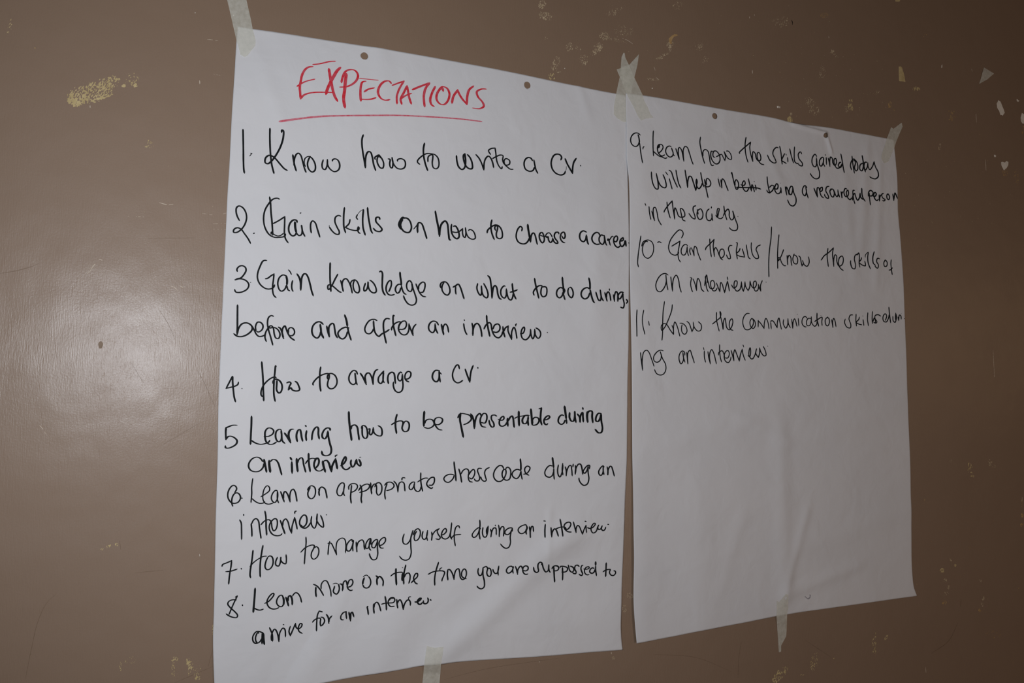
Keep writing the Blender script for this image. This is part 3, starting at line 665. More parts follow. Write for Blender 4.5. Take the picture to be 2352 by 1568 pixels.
        ("word", """2.0 3147,12918 3089,12928 3024,12907 2996,12869 3017,12829 3066,12812 3115,12842 3143,12879 3151,12918
2.4 3145,13106 3157,13012 3172,12918 3181,12824
2.2 3220,13002 3242,12931 3269,12801
2.0 3254,12923 3287,12977 3336,12999 3370,12974 3375,12919
2.0 3371,12935 3368,12865 3389,12817 3440,12803
2.0 3375,12911 3412,12965 3446,12988 3467,12956 3455,12893 3418,12851 3380,12872
2.0 3576,12996 3521,12998 3509,12963 3531,12907 3544,12851 3524,12820 3482,12822 3456,12854
2.0 3695,13009 3640,12983 3619,12936 3633,12872 3646,12824 3617,12809 3578,12834 3557,12882
2.1 3918,12984 3896,13024 3853,13033 3793,12987 3760,12916 3769,12852 3821,12803 3881,12805 3932,12855 3957,12927 3944,12975 3914,12968 3893,12912 3906,12856 3958,12814 4010,12829 4031,12900 4022,12973 3983,13006 3944,12983
2.1 4192,12952 4131,12970 4070,12939 4053,12892 4080,12851 4128,12833 4171,12872 4193,12944
2.7 4182,13126 4192,13041 4194,12952
2.1 4194,12952 4202,12879 4219,12814
2.1 4233,12896 4281,12901 4325,12941 4342,12989 4298,13014 4258,12983 4259,12934 4290,12893 4330,12875"""),
        ("word", """2.1 4713,13004 4671,13013 4622,12981 4586,12909 4605,12859 4669,12836 4715,12864 4732,12921
3.0 4711,13135 4726,13044 4736,12970
2.2 4736,12970 4737,12888 4748,12797
2.2 4814,13021 4801,12935 4816,12861 4844,12835 4871,12884 4888,12966 4887,13036! 4879,12941 4894,12858
2.2 4930,12989 4949,12931 4950,12852! 4959,12922 4999,13000 5027,13004 5042,12945 5053,12841
2.2 5069,13027 5060,12974
2.4 5102,13006 5112,12943 5104,12873! 5112,12951 5158,13021 5196,13016 5220,12948 5235,12856
2.2 5347,12941 5352,12995 5323,13000 5263,12947 5239,12898 5272,12880 5305,12921 5328,12992! 5324,12904 5339,12786 5311,12712 5254,12693 5198,12732 5170,12783 5168,12816"""),
        ("word", """2.2 5602,12964 5583,12986 5536,12949 5507,12891 5526,12844 5559,12843 5583,12889 5587,12973! 5587,12906 5601,12842
2.3 5654,12972 5668,12912 5666,12845! 5672,12921 5706,12975 5730,12970 5754,12910 5782,12816"""),
    ]),
    (1, "line of writing reading interview below line six", "K", 0.25, [
        ("word", """1.7 243,12431 263,12392 271,12301 276,12172
1.8 289,12499 294,12478
1.9 386,12376 396,12295 402,12204
1.8 390,12365 415,12420 445,12436 473,12410 493,12304 516,12173
2.0 552,12529 566,12461 574,12321 585,12211
1.8 506,12352 551,12399 605,12414 633,12387 650,12302 671,12265 698,12285 714,12347 705,12411 680,12423 640,12394 614,12339 620,12276 659,12220 715,12199 763,12206 780,12226
2.0 750,12398 777,12322 817,12213
1.8 784,12322 789,12385 819,12412 848,12374 872,12288 900,12222! 903,12300 934,12423! 954,12347 972,12264
1.8 935,12473 936,12501 960,12507
2.0 1018,12322 1040,12292 1075,12311 1095,12368 1079,12440 1050,12449 1012,12408 1000,12344 1026,12293 1076,12275 1118,12302 1145,12350
1.8 1156,12429 1149,12357 1168,12292 1197,12268 1218,12310 1228,12454! 1223,12375 1261,12308 1312,12272 1311,12327 1291,12393 1270,12438
2.0 1347,12441 1355,12432"""),
    ]),
    (1, "line of writing reading 7. How to manage yourself during an interview", "K", 0.25, [
        ("numeral", """1.8 50,11850 56,11873 108,11893 163,11915! 159,11845 146,11749 137,11616
1.9 95,11781 157,11783 239,11804
1.6 283,11811 288,11793"""),
        ("word", """2.0 421,12032 412,11910 396,11772 395,11709 405,11675
2.0 542,12087 527,11980 517,11875 516,11770 522,11675
1.5 389,11821 427,11867 486,11912 552,11943 600,11943
1.8 610,11935 588,11884 577,11807 599,11770 633,11771 665,11807 677,11870 661,11928 634,11944 607,11932
1.8 730,11922 708,11860 713,11818 748,11804 767,11849 772,11916! 773,11876 802,11839 837,11825 844,11878 837,11949"""),
        ("word", """1.7 1087,12160 1092,12088 1085,11981 1077,11799
1.7 1025,11960 1084,12017 1168,12047 1200,12038 1194,12002 1167,11946 1166,11889 1195,11858 1237,11877 1261,11933 1255,11998 1226,12022 1198,12002"""),
        ("word", """1.7 1404,12082 1391,12018 1384,11899
1.6 1376,12055 1419,12056 1457,11992 1500,11895! 1490,11975 1506,12076 1563,12114 1601,12099 1621,12025 1616,11909
1.8 1708,12056 1700,12086 1664,12066 1629,12002 1637,11944 1671,11934 1703,11983 1723,12073! 1714,11990 1719,11925
1.8 1760,12053 1765,11986 1773,11917! 1769,11979 1794,12051 1842,12073 1865,12039 1870,11980 1882,11937
1.8 1963,12003 1957,12085 1928,12072 1891,12008 1896,11956 1923,11955 1944,12005 1954,12078! 1940,11997 1945,11946 1968,11922
1.8 2057,12027 2048,12065 2018,12059 1981,12017 1979,11966 2013,11956 2038,11999 2056,12053! 2054,11954 2060,11865 2038,11800 1993,11795 1955,11842 1943,11887
1.8 2080,11980 2125,11993 2163,12036 2158,12084 2124,12082 2079,12033 2080,11981 2104,11947 2145,11944"""),
        ("word", """1.8 2427,12122 2407,12052 2419,11992 2461,11979 2506,12025 2550,12161! 2522,12069 2522,11942 2527,11853 2501,11780 2455,11760 2402,11777 2360,11824
1.9 2552,12097 2583,12163 2622,12184 2653,12152 2653,12092 2622,12034 2583,12021 2568,12059 2583,12118 2606,12154
1.9 2696,12146 2681,12083 2693,12041 2724,12032 2752,12079 2760,12150! 2748,12064 2763,12007
1.9 2820,12128 2828,12074 2821,12014! 2832,12081 2877,12139 2938,12169
1.9 2938,12169 2905,12137 2922,12083 2952,12042 2936,12017 2878,12029
1.9 2964,12072 3009,12084 3046,12127 3029,12163 2992,12139 2968,12072 2985,12032 3035,12013 3085,12040 3108,12108
2.1 3123,12238 3112,12131 3105,12054 3131,11999
1.9 3247,12153 3227,12189 3190,12172 3167,12089 3168,11988 3185,11901
1.9 3126,12022 3159,12054 3271,12065"""),
        ("word", """1.9 3570,12123 3541,12144 3474,12101 3437,12041 3459,12009 3492,12015 3533,12067 3553,12136
2.1 3552,12253 3557,12183 3546,12066 3561,11972
2.0 3604,12145 3596,12063 3618,12007 3652,12005 3676,12066 3684,12156! 3659,12107 3664,12036
2.0 3718,12115 3736,12063 3728,12001! 3740,12071 3769,12124 3803,12122 3813,12019
1.8 3796,12170 3795,12150
2.0 3846,12167 3859,12095 3858,11997! 3868,12087 3898,12137 3928,12131 3933,12075 3925,11993
2.0 4067,12060 4062,12108 4010,12111 3954,12074 3950,12035 3994,12017 4037,12046 4054,12084! 4033,11983 4037,11895 4011,11834 3964,11821 3916,11848 3875,11894"""),
        ("word", """2.0 4295,12127 4286,12143 4246,12142 4176,12109 4159,12071 4185,12029 4229,12019 4278,12048 4295,12095
2.4 4295,12131 4304,12094 4287,12047 4296,11999
2.2 4339,12116 4353,12044 4357,11957! 4357,12051 4379,12114 4397,12113 4410,12032"""),
        ("word", """2.1 4600,12139 4591,12048 4587,11940
2.1 4573,12187 4609,12183
2.3 4689,12088 4690,12029 4691,11952! 4703,12012 4742,12061 4764,12057 4782,12017 4798,11950
1.9 4760,12057 4818,12078 4870,12086 4917,12079
2.3 4845,12203 4856,12124 4864,12030 4868,11947
2.1 4918,12083 4936,12047 4978,12065 5014,12118 5003,12146 4955,12148 4908,12115 4903,12068 4934,12027 4977,12009 5018,12007
2.1 5058,12154 5075,12075 5094,11994! 5097,12050 5128,12096 5156,12078 5183,12020 5213,11960! 5238,12024 5277,12088! 5278,12037 5288,11971
2.3 5256,12152 5288,12143
2.1 5298,12052 5347,12037 5405,12053 5445,12101 5421,12110 5376,12064 5366,12015 5396,11967 5434,11969 5467,12000 5482,12057
2.2 5506,12081 5487,12049 5496,12015 5529,12013 5563,12061! 5548,12021 5576,11990 5605,12001 5629,12046
2.2 5658,12082 5682,12076"""),
    ]),
    (1, "line of writing reading 8. Learn more on the time you are supposed to", "K", 0.25, [
        ("numeral", """1.7 222,11447 247,11461! 232,11425 205,11366 174,11287 153,11231
1.7 239,11411 196,11418 151,11405 135,11373 167,11322 221,11268 259,11217 250,11190 197,11199 150,11224 117,11252
1.7 312,11345 319,11327"""),
        ("word", """2.3 463,11543 460,11432 455,11328 450,11229
1.8 463,11286 494,11266 534,11255 578,11265
1.8 586,11334 633,11354 672,11392 701,11438 691,11457 657,11435 625,11389 616,11341 642,11283 690,11254 738,11253 772,11267
1.8 823,11378 802,11419 774,11418 741,11372 739,11323 771,11281 806,11274 822,11301
2.3 816,11400 828,11350 826,11286
2.2 851,11393 873,11331 892,11269
2.2 883,11337 885,11393 906,11406 927,11375 936,11332 937,11279
1.8 934,11396 967,11435 995,11433 1032,11387 1059,11299"""),
        ("word", """2.2 1237,11490 1236,11425 1246,11357
1.8 1201,11529 1248,11503 1299,11442 1344,11363
1.7 1306,11455 1308,11520 1339,11561 1375,11558 1405,11505 1431,11425 1440,11346
1.3 1458,11512 1498,11519 1534,11503
1.9 1534,11503 1546,11453 1539,11411 1514,11377 1486,11386 1467,11415 1477,11457 1484,11486
2.1 1548,11506 1574,11501 1592,11471 1586,11410
1.9 1592,11471 1602,11527 1627,11543 1643,11517 1651,11473
1.9 1658,11454 1702,11465 1727,11510 1712,11551 1679,11546 1661,11508 1651,11466 1666,11429 1696,11408 1729,11412"""),
        ("word", """2.5 1882,11562 1865,11512 1862,11469
1.9 1862,11469 1882,11434 1912,11420 1945,11428 1971,11474 1965,11533 1938,11576
1.3 1938,11576 1908,11595 1874,11581 1863,11571
2.3 2040,11575 2062,11559 2056,11511 2063,11445
2.1 2067,11533 2089,11564 2115,11547 2143,11498 2140,11424"""),
        ("word", """2.5 2317,11656 2318,11560 2328,11427
1.9 2245,11556 2284,11584 2352,11601 2420,11599
3.1 2412,11584 2409,11525 2406,11481
2.2 2455,11697 2435,11613 2424,11524 2430,11431
2.0 2432,11524 2458,11574 2496,11583 2516,11548 2513,11489 2498,11438
2.0 2533,11446 2575,11484 2622,11525 2621,11566 2597,11568 2567,11514 2576,11469 2604,11432 2632,11422
1.8 2404,11662 2415,11660"""),
        ("word", """2.2 2934,11696 2904,11604 2885,11522 2879,11446 2885,11373
2.0 2778,11540 2847,11567 2937,11574 3003,11566 3028,11547 3013,11495 2991,11447 2990,11421
1.6 2958,11576 2957,11602 2990,11615
2.2 3076,11581 3069,11513 3080,11428
2.0 3076,11581 3101,11579 3143,11522 3170,11436! 3175,11497 3199,11564 3236,11580 3252,11537 3266,11452 3299,11422 3331,11435 3355,11491 3346,11553 3318,11571 3285,11527 3286,11473 3315,11444 3360,11429"""),
        ("word", """2.1 3536,11567 3529,11510 3554,11461 3583,11467 3602,11520 3606,11566! 3608,11465 3633,11368 3631,11290 3589,11266 3543,11286 3517,11315
2.1 3606,11568 3656,11582 3677,11553 3666,11499 3680,11451 3715,11436 3735,11470 3720,11542 3690,11556 3669,11531
2.1 3758,11535 3772,11499 3795,11473 3825,11471 3845,11517 3852,11571! 3841,11509 3847,11437"""),
        ("word", """2.1 4079,11532 4054,11556 4012,11551 3974,11507 3986,11467 4019,11462 4061,11494 4083,11547! 4070,11501 4077,11451
2.1 4113,11553 4131,11499 4140,11441! 4147,11498 4186,11550 4206,11546 4220,11503
2.1 4224,11491 4265,11482 4299,11500 4300,11538 4268,11553 4230,11533 4220,11488 4239,11444 4272,11431 4302,11438"""),
        ("word", """2.2 4388,11530 4398,11477 4441,11445 4472,11462 4458,11521 4461,11569 4491,11595 4523,11581! 4534,11547 4559,11486 4603,11435 4639,11452 4643,11540! 4651,11476 4670,11432 4690,11422
1.7 4523,11581 4511,11549
2.2 4705,11470 4721,11502 4768,11514 4818,11492 4824,11458 4793,11437 4745,11437
2.6 4735,11500 4747,11416 4755,11334 4763,11264
2.2 4852,11476 4851,11493 4922,11487 4974,11462 4970,11422 4933,11404 4873,11409
2.4 4889,11477 4896,11379 4894,11282
2.2 4987,11506 4997,11477 5011,11426 5053,11391 5086,11421 5071,11463 5015,11487
2.2 5178,11467 5146,11490 5108,11480 5099,11436 5123,11394 5118,11365 5081,11371 5062,11386
2.2 5244,11481 5220,11476 5206,11436 5216,11395 5234,11357 5220,11329 5192,11339 5169,11357
2.0 5248,11425 5304,11417 5346,11430 5342,11451 5295,11446 5267,11407 5276,11357 5313,11332 5351,11336
2.3 5435,11420 5398,11431 5360,11400 5360,11368 5397,11348 5435,11370 5449,11411
3.0 5458,11521 5458,11459
2.3 5458,11459 5458,11393 5474,11302"""),
        ("word", """2.5 5641,11493 5636,11390 5629,11278
2.1 5583,11356 5631,11382 5702,11387 5712,11384 5697,11344 5716,11305 5764,11289 5803,11320 5798,11353 5764,11362"""),
    ]),
    (1, "line of writing reading arrive for an interview below line eight", "K", 0.25, [
        ("word", """1.8 527,10959 516,10974 497,10945 488,10905 496,10863 514,10844
1.8 570,10965 536,10982 496,10986 457,10936 456,10881 480,10844 514,10840 547,10857 566,10896
2.3 574,10968 572,10896 571,10820
2.3 584,10956 590,10880 601,10806
1.8 657,11021 678,10974 697,10923 703,10836
1.8 689,10848 684,10904 699,10964 722,10993 747,10966 769,10901 782,10829! 783,10899 795,10953 828,10995 853,10974 861,10932 863,10872
1.8 828,11041 842,11035
1.8 921,11009 906,10941 925,10886! 954,10957 986,11038! 995,10988 1023,10964 1058,10981 1071,11019 1049,11031 1029,10998 1023,10964 1038,10927 1081,10896"""),
        ("word", """1.8 1333,11155 1289,11169! 1269,11123 1261,11031 1259,10911
1.8 1204,11030 1232,11059 1288,11079 1309,11068 1306,11030 1313,10977 1344,11000 1361,11041 1343,11080 1308,11091
2.0 1380,11124 1406,11081 1416,11006! 1420,11059 1458,11102"""),
        ("word", """1.9 1578,11093 1607,11125 1644,11132! 1645,11099 1654,11032
1.9 1578,11100 1572,11058 1584,11034 1617,11026
2.1 1681,11124 1694,11064 1707,11004! 1709,11062 1711,11105 1726,11115 1754,11046"""),
        ("word", """2.1 1944,11173 1933,11169 1941,11118 1950,11056
2.1 2018,11199 2019,11134 2028,11068
1.9 2023,11141 2033,11198 2062,11218 2089,11187 2120,11090
2.1 2173,11290 2189,11201 2195,11099
1.9 2124,11185 2170,11195 2230,11195 2290,11198 2308,11230 2289,11264 2251,11263 2218,11221 2223,11177 2253,11146 2309,11149
1.5 2296,11253 2251,11252 2233,11228
2.1 2334,11239 2339,11177 2352,11113
2.0 2342,11176 2357,11212 2379,11229 2403,11194 2428,11095! 2442,11161 2480,11213 2507,11214 2527,11182 2527,11133
1.6 2499,11226 2506,11255 2537,11256
2.4 2591,11179 2623,11175 2670,11196 2686,11217 2662,11220 2630,11185 2643,11150 2672,11135 2712,11161
2.2 2719,11183 2720,11153 2745,11135 2781,11146 2792,11182 2779,11218
2.4 2820,11187 2837,11170"""),
    ]),
    (2, "line of writing reading 9. Learn how the skills gained today", "K", 0.25, [
        ("numeral", """2.1 6264,18363 6215,18391 6153,18380 6097,18324 6078,18258 6094,18195 6149,18158 6200,18172 6234,18231 6243,18297
2.5 6219,18368 6235,18306 6244,18233
2.1 6244,18233 6261,18097 6280,17981 6301,17894
1.9 6333,18179 6312,18164 6305,18126"""),
        ("word", """2.1 6518,18478 6510,18365 6509,18180 6517,18043
2.2 6519,18126 6563,18096 6628,18064 6693,18054 6747,18040 6792,18058
2.2 6612,18103 6682,18168 6709,18227 6682,18265 6618,18251 6596,18202 6607,18130 6639,18088 6693,18073 6747,18103
3.4 6623,18243 6612,18204 6645,18251
2.2 6871,18254 6833,18261 6779,18228 6760,18160 6790,18100 6844,18074 6892,18099 6908,18143 6887,18205 6871,18240
2.2 6903,18151 6919,18116 6941,18105
2.2 6959,18238 6995,18145 7029,18061! 7011,18156 7011,18231 7033,18264 7071,18229 7098,18139 7119,18041! 7109,18150 7109,18234 7147,18296 7191,18283 7234,18185 7277,18068 7308,18004"""),
        ("word", """2.2 7460,18504 7446,18411 7467,18291 7505,18144 7543,18045
2.2 7505,18173 7511,18259 7556,18298 7612,18272 7639,18181 7656,18088 7689,18035 7735,18050
2.3 7714,18286 7680,18281 7668,18203 7701,18122 7769,18074 7826,18090 7861,18152 7845,18246 7782,18300 7731,18288 7713,18229 7724,18192 7764,18187
2.1 7781,18199 7850,18237 7896,18258 7925,18218 7965,18156! 7977,18235 7949,18313! 7989,18255 8034,18204 8098,18193 8105,18251 8059,18322 8013,18334 7995,18324"""),
        ("word", """2.3 8422,18633 8402,18522 8404,18397 8424,18287 8464,18184
2.3 8287,18320 8274,18335 8349,18413 8446,18494 8522,18559! 8501,18467 8521,18345 8565,18219! 8558,18327 8576,18397 8618,18369 8638,18291 8672,18250 8728,18257 8742,18316 8708,18392 8673,18387 8659,18317 8693,18241 8748,18197 8818,18190"""),
        ("word", """2.4 9136,18538 9090,18540 9021,18477 9003,18405 9053,18319 9073,18264 9022,18245 8940,18282 8879,18378
2.4 9163,18573 9190,18466 9202,18352 9218,18244
2.4 9276,18454 9239,18391 9199,18317! 9245,18299 9317,18274
2.4 9341,18393 9349,18301
1.9 9302,18452 9319,18425
2.4 9395,18558 9422,18451 9478,18300
2.4 9506,18608 9496,18472 9508,18333 9566,18305 9589,18320
2.5 9674,18496 9645,18533 9592,18485 9605,18404 9685,18321 9676,18278 9625,18278 9581,18307"""),
        ("word", """2.5 10026,18495 9989,18535 9927,18470 9910,18373 9945,18306 9990,18300 10022,18375 10018,18470! 10022,18375 10057,18285 10084,18193 10067,18107 9991,18075 9917,18102 9856,18165
2.5 10199,18481 10162,18501 10092,18432 10089,18348 10126,18329 10174,18395 10191,18475! 10181,18384 10217,18328
2.5 10253,18512 10256,18369
2.0 10231,18563 10243,18541
2.5 10298,18506 10326,18414 10335,18353! 10335,18463 10358,18531 10396,18506 10410,18424 10455,18382 10495,18435 10482,18518 10443,18500 10441,18416 10499,18339 10576,18360 10624,18427
2.6 10610,18461 10580,18457 10539,18392 10591,18362 10641,18453
2.6 10607,18624 10635,18501 10653,18382 10676,18265"""),
        ("word", """2.6 10881,18617 10894,18498 10915,18379 10936,18290
2.6 10866,18348 10837,18430 10879,18532 10935,18566 10965,18494 10939,18406 10969,18343 11016,18379 11012,18488 10958,18548 10910,18524
2.6 11138,18514 11079,18471 11069,18384 11111,18358 11149,18441 11145,18514
2.6 11129,18660 11152,18527 11169,18406 11197,18341
2.6 11243,18537 11188,18531 11163,18442 11190,18384 11240,18439 11260,18527! 11267,18455 11312,18407 11385,18473 11435,18578! 11465,18483 11519,18388 11522,18302 11456,18247 11379,18251 11300,18271"""),
    ]),
    (2, "line of writing reading will help in being a resourceful person", "K", 0.25, [
        ("word", """2.4 6474,17775 6479,17680 6506,17574 6561,17503 6605,17504 6611,17578 6573,17757! 6616,17625 6671,17558 6746,17540 6770,17570 6752,17670 6704,17765
2.2 6830,17709 6860,17618 6888,17531
1.8 6756,17813 6806,17760
2.3 6821,17849 6866,17831 6919,17708 6994,17573
2.3 6963,17871 6984,17762 7021,17637 7064,17567"""),
        ("word", """2.5 7144,17893 7163,17783 7184,17674 7195,17600! 7201,17713 7228,17791 7266,17791 7310,17697 7359,17567! 7376,17639 7365,17704 7376,17761 7387,17716 7376,17649 7420,17602 7475,17660 7498,17719
2.3 7459,17889 7481,17783 7509,17683 7531,17638
2.3 7537,17780 7559,17660 7587,17550 7611,17460
2.3 7581,17682 7570,17746 7593,17801 7643,17774 7666,17720 7643,17670 7576,17653 7531,17676"""),
        ("word", """2.3 7819,17823 7841,17740 7864,17676
1.6 7824,17847 7825,17843
2.4 7875,17810 7898,17670! 7892,17765 7910,17829 7944,17809 7984,17728 8032,17630"""),
        ("word", """2.4 8101,17938 8107,17968 8135,17860 8169,17749 8208,17677 8249,17720 8245,17806 8204,17849 8175,17807 8180,17741
2.4 8297,17773 8355,17761 8396,17804 8374,17850 8332,17797 8354,17703 8412,17663 8459,17705 8478,17755
2.4 8463,17899 8490,17805 8524,17688! 8531,17761 8543,17802 8566,17756 8594,17671
2.4 8609,17804 8625,17762 8627,17704
1.9 8586,17865 8601,17857
2.7 8203,17715 8354,17727 8531,17744 8649,17753 8738,17741"""),
        ("word", """2.5 8875,17986 8884,17878 8906,17778 8925,17694! 8997,17754 9027,17826 8978,17838 8920,17791
2.5 8925,17694 8883,17706 8860,17744
2.5 9033,17781 9096,17787 9115,17846 9088,17880 9048,17828 9047,17748 9095,17701 9151,17719 9178,17784
2.5 9171,17823 9186,17716
1.7 9171,17900 9172,17895
2.5 9275,17848 9289,17774 9310,17702! 9296,17787 9305,17846 9334,17803 9366,17703
2.5 9460,17859 9417,17873 9372,17808 9370,17738 9406,17716 9444,17781 9453,17858! 9473,17761 9522,17662 9512,17568 9452,17515 9380,17530 9323,17617"""),
        ("word", """2.5 9784,17889 9733,17921 9680,17854 9678,17772 9729,17731 9767,17805 9754,17898! 9774,17783 9809,17693"""),
        ("word", """2.6 9943,17896 9989,17806 10025,17742! 10012,17844 10029,17917 10058,17914 10079,17852
2.6 10086,17841 10140,17882 10141,17935 10096,17913 10086,17829 10122,17762 10174,17741
2.6 10308,17972 10247,17953 10222,17879 10273,17802 10287,17750 10242,17745 10197,17782 10191,17816
2.6 10360,17918 10321,17890 10349,17798 10394,17779 10426,17854 10398,17923 10322,17920
2.6 10428,17890 10449,17833 10486,17795 10518,17840 10512,17923! 10526,17853 10554,17790
2.6 10586,17907 10606,17789! 10600,17860 10630,17911
2.6 10728,17963 10682,17970 10651,17889 10686,17820 10731,17825 10766,17890 10752,17948 10711,17907 10731,17813 10795,17772 10848,17816
2.7 10929,17965 10888,17960 10883,17856 10904,17762 10926,17704
2.7 10863,17769 10875,17843 10926,17910 10947,17851 10990,17783 11036,17835 11054,17922! 11064,17850 11112,17805
2.7 11096,18024 11095,17913 11120,17830 11174,17775"""),
        ("word", """2.7 11286,17961 11295,17852 11313,17720
2.7 11260,17884 11271,17971 11335,18010 11391,17974 11356,17909 11288,17900
2.7 11372,17910 11432,17904 11463,17955 11436,17984 11404,17938 11430,17854 11471,17827 11509,17860
2.7 11528,17948 11531,17826! 11551,17914 11588,17956
2.7 11655,17990 11597,17957 11624,17899 11695,17871 11659,17842 11613,17849
2.8 11790,17993 11748,17976 11746,17902 11786,17881 11812,17934 11782,17992
2.8 11897,18005 11917,17883! 11937,17972 11955,18030 11979,18001 12017,17924"""),
    ]),
    (2, "line of writing reading in the society", "K", 0.25, [
        ("word", """1.9 6344,17230 6361,17191
2.1 6424,17190 6435,17083 6464,16970
2.1 6479,17120 6507,17037 6538,16968! 6512,17074 6517,17174 6550,17187 6583,17118 6616,16985 6676,16902"""),
        ("word", """2.1 6783,17307 6799,17187 6826,17098 6850,17036
2.2 6724,17124 6735,17153 6810,17253 6887,17334! 6901,17216 6922,17108 6935,17035! 6927,17154 6943,17225 6981,17159 7013,17089 7066,17075 7131,17100 7132,17156 7089,17217 7051,17222 7067,17122 7099,17032 7150,17019"""),
        ("word", """2.2 7362,17302 7313,17281 7301,17219 7338,17121 7338,17074 7283,17087 7213,17159
2.2 7405,17160 7384,17247
2.2 7445,17258 7395,17220 7383,17134 7426,17073 7482,17097 7500,17183 7461,17255 7423,17251
2.2 7635,17277 7590,17240 7566,17153 7593,17080 7649,17076 7689,17137 7684,17193! 7689,17127 7705,17074
2.0 7680,17320 7672,17286
2.2 7763,17182 7797,17147 7826,17236 7839,17303 7810,17300 7792,17213 7814,17140 7876,17131 7922,17169
2.3 7936,17361 7952,17258 7974,17184 7999,17115
2.3 7923,17179 7958,17249 8027,17313 8050,17268 8048,17191 8093,17129 8140,17162 8141,17229 8124,17285! 8174,17156 8224,17027 8205,16967 8148,16948 8090,16957 8040,16995
2.3 8227,17204 8238,17198"""),
    ]),
    (2, "line of writing reading 10. Gain the skills, know the skills of", "K", 0.25, [
        ("numeral", """1.9 6270,16687 6245,16543 6215,16332 6209,16228 6227,16166
1.9 6283,16515 6317,16592 6417,16631 6492,16598 6520,16516 6492,16397 6404,16327 6330,16362 6299,16454 6324,16561 6379,16608 6407,16598
2.0 6593,16607 6631,16623 6678,16606"""),
        ("word", """2.0 7067,16723 7102,16791 7086,16843 7030,16858 6942,16788 6842,16651 6814,16531 6853,16449 6940,16423 6996,16449 7015,16483
2.0 6873,16568 6954,16617 7039,16669! 7016,16558 6996,16449 7014,16354 7051,16312
2.0 7192,16605 7148,16623 7091,16586 7059,16508 7077,16445 7128,16443 7166,16506 7179,16588! 7185,16496 7210,16428
2.0 7243,16577 7229,16511 7254,16448
1.4 7224,16593 7226,16588
2.0 7262,16578 7293,16516 7318,16442! 7312,16539 7332,16606 7364,16587 7395,16492 7452,16372"""),
        ("word", """2.1 7636,16760 7642,16631 7654,16523 7669,16448
2.1 7544,16558 7564,16603 7642,16675 7727,16757! 7707,16648 7719,16539 7732,16464! 7726,16573 7759,16619 7798,16568 7830,16493 7876,16448 7935,16513 7916,16599 7864,16595 7830,16515 7862,16441 7908,16414"""),
        ("word", """2.1 8103,16683 8050,16676 8022,16619 8054,16522 8060,16456 8021,16448 7975,16516
2.1 8184,16737 8208,16739 8188,16599 8194,16522 8209,16451
2.1 8269,16650 8249,16604 8188,16543 8234,16514 8361,16501! 8342,16566 8310,16647
2.1 8399,16722 8417,16617 8449,16497 8489,16478
2.1 8509,16770 8506,16658 8545,16538 8613,16493 8661,16513 8635,16601 8609,16655 8645,16714 8714,16745"""),
        ("divider_stroke", """2.2 8958,17091 8941,16887 8901,16656 8882,16429 8883,16183"""),
        ("word", """2.2 9121,16965 9100,16809 9082,16614 9080,16347
2.2 9222,16706 9159,16575 9093,16490 9101,16548 9130,16550 9171,16462 9227,16415 9270,16418
2.2 9296,16609 9301,16518 9306,16440! 9309,16552 9346,16613 9381,16570 9387,16490 9402,16422
2.2 9462,16645 9447,16621 9424,16538 9458,16472 9516,16471 9536,16559 9491,16618 9447,16621
2.2 9556,16618 9592,16597 9611,16518 9631,16439! 9662,16487 9648,16538! 9683,16466 9748,16442 9797,16509 9795,16578 9778,16623"""),
        ("word", """2.3 10245,16812 10220,16669 10233,16565 10247,16467
2.3 10076,16577 10152,16664 10274,16744 10375,16829! 10350,16715 10363,16599 10376,16488! 10378,16611 10410,16702 10448,16688 10454,16582 10499,16503 10576,16532 10612,16630 10587,16693 10517,16658 10492,16561 10529,16470 10613,16423"""),
        ("word", """2.4 10976,16764 10896,16733 10870,16660 10899,16543 10874,16475 10814,16489 10779,16582 10784,16630
2.4 10936,16737 10983,16782 11001,16694 10993,16598 11012,16510
2.4 11058,16705 11042,16662 10993,16610 11059,16568 11155,16557 11148,16611 11133,16646
1.7 11158,16714 11150,16743 11193,16795 11235,16822
2.4 11235,16822 11215,16712 11228,16605 11279,16500
2.4 11375,16842 11338,16721 11348,16613 11396,16579!
2.4 11510,16712 11447,16716 11421,16653 11469,16585 11441,16528 11388,16554 11382,16578"""),
        ("word", """2.4 11667,16711 11624,16647 11639,16581 11696,16592 11707,16665 11667,16705
2.4 11815,16723 11804,16636 11817,16527 11833,16428
2.4 11748,16516 11792,16525 11848,16572"""),
    ]),
    (2, "line of writing reading an interviewer", "K", 0.25, [
        ("word", """2.0 6802,16078 6751,16103 6664,16074 6589,15984 6558,15887 6589,15805 6651,15794 6725,15867 6762,15964 6757,16080! 6769,15954 6796,15827
2.0 6852,16057 6867,15929 6885,15819! 6886,15930 6911,16038 6961,16089 7004,16012 7022,15906 7057,15804"""),
        ("word", """2.0 7262,16072 7242,15963 7261,15868 7283,15824
1.4 7231,16072 7250,16062
2.0 7288,16052 7325,15979 7360,15858! 7364,15971 7390,16064 7428,16018 7465,15881 7517,15843
2.0 7524,15944 7531,15993 7565,16136 7583,16029 7570,15995
2.0 7539,16112 7550,15994 7569,15898 7601,15846
2.0 7571,16082 7602,15997 7634,15913 7699,15911 7732,15984 7701,16047 7655,16033 7647,15957 7698,15873 7750,15882 7784,15933
2.1 7765,16013 7803,15934 7835,15865! 7843,15958 7857,16025 7883,16005 7908,15930 7934,15855! 7961,15955 7996,16056! 8015,15980 8033,15883
1.9 7993,16132 8003,16078
2.1 8075,16000 8127,15943 8187,15991 8195,16069 8149,16066 8134,15966 8186,15897 8253,15929 8281,16008 8289,16064! 8301,15954 8327,15900! 8355,15990 8363,16068! 8375,15992 8428,15920! 8463,15986 8471,16087! 8498,16011 8552,15969 8607,16029 8594,16095 8553,16081 8545,15991 8585,15921 8634,15941 8655,16009 8649,16048
2.1 8649,16048 8675,15977 8702,15929! 8697,16023 8739,16121
2.2 8815,16096 8826,16090"""),
    ]),
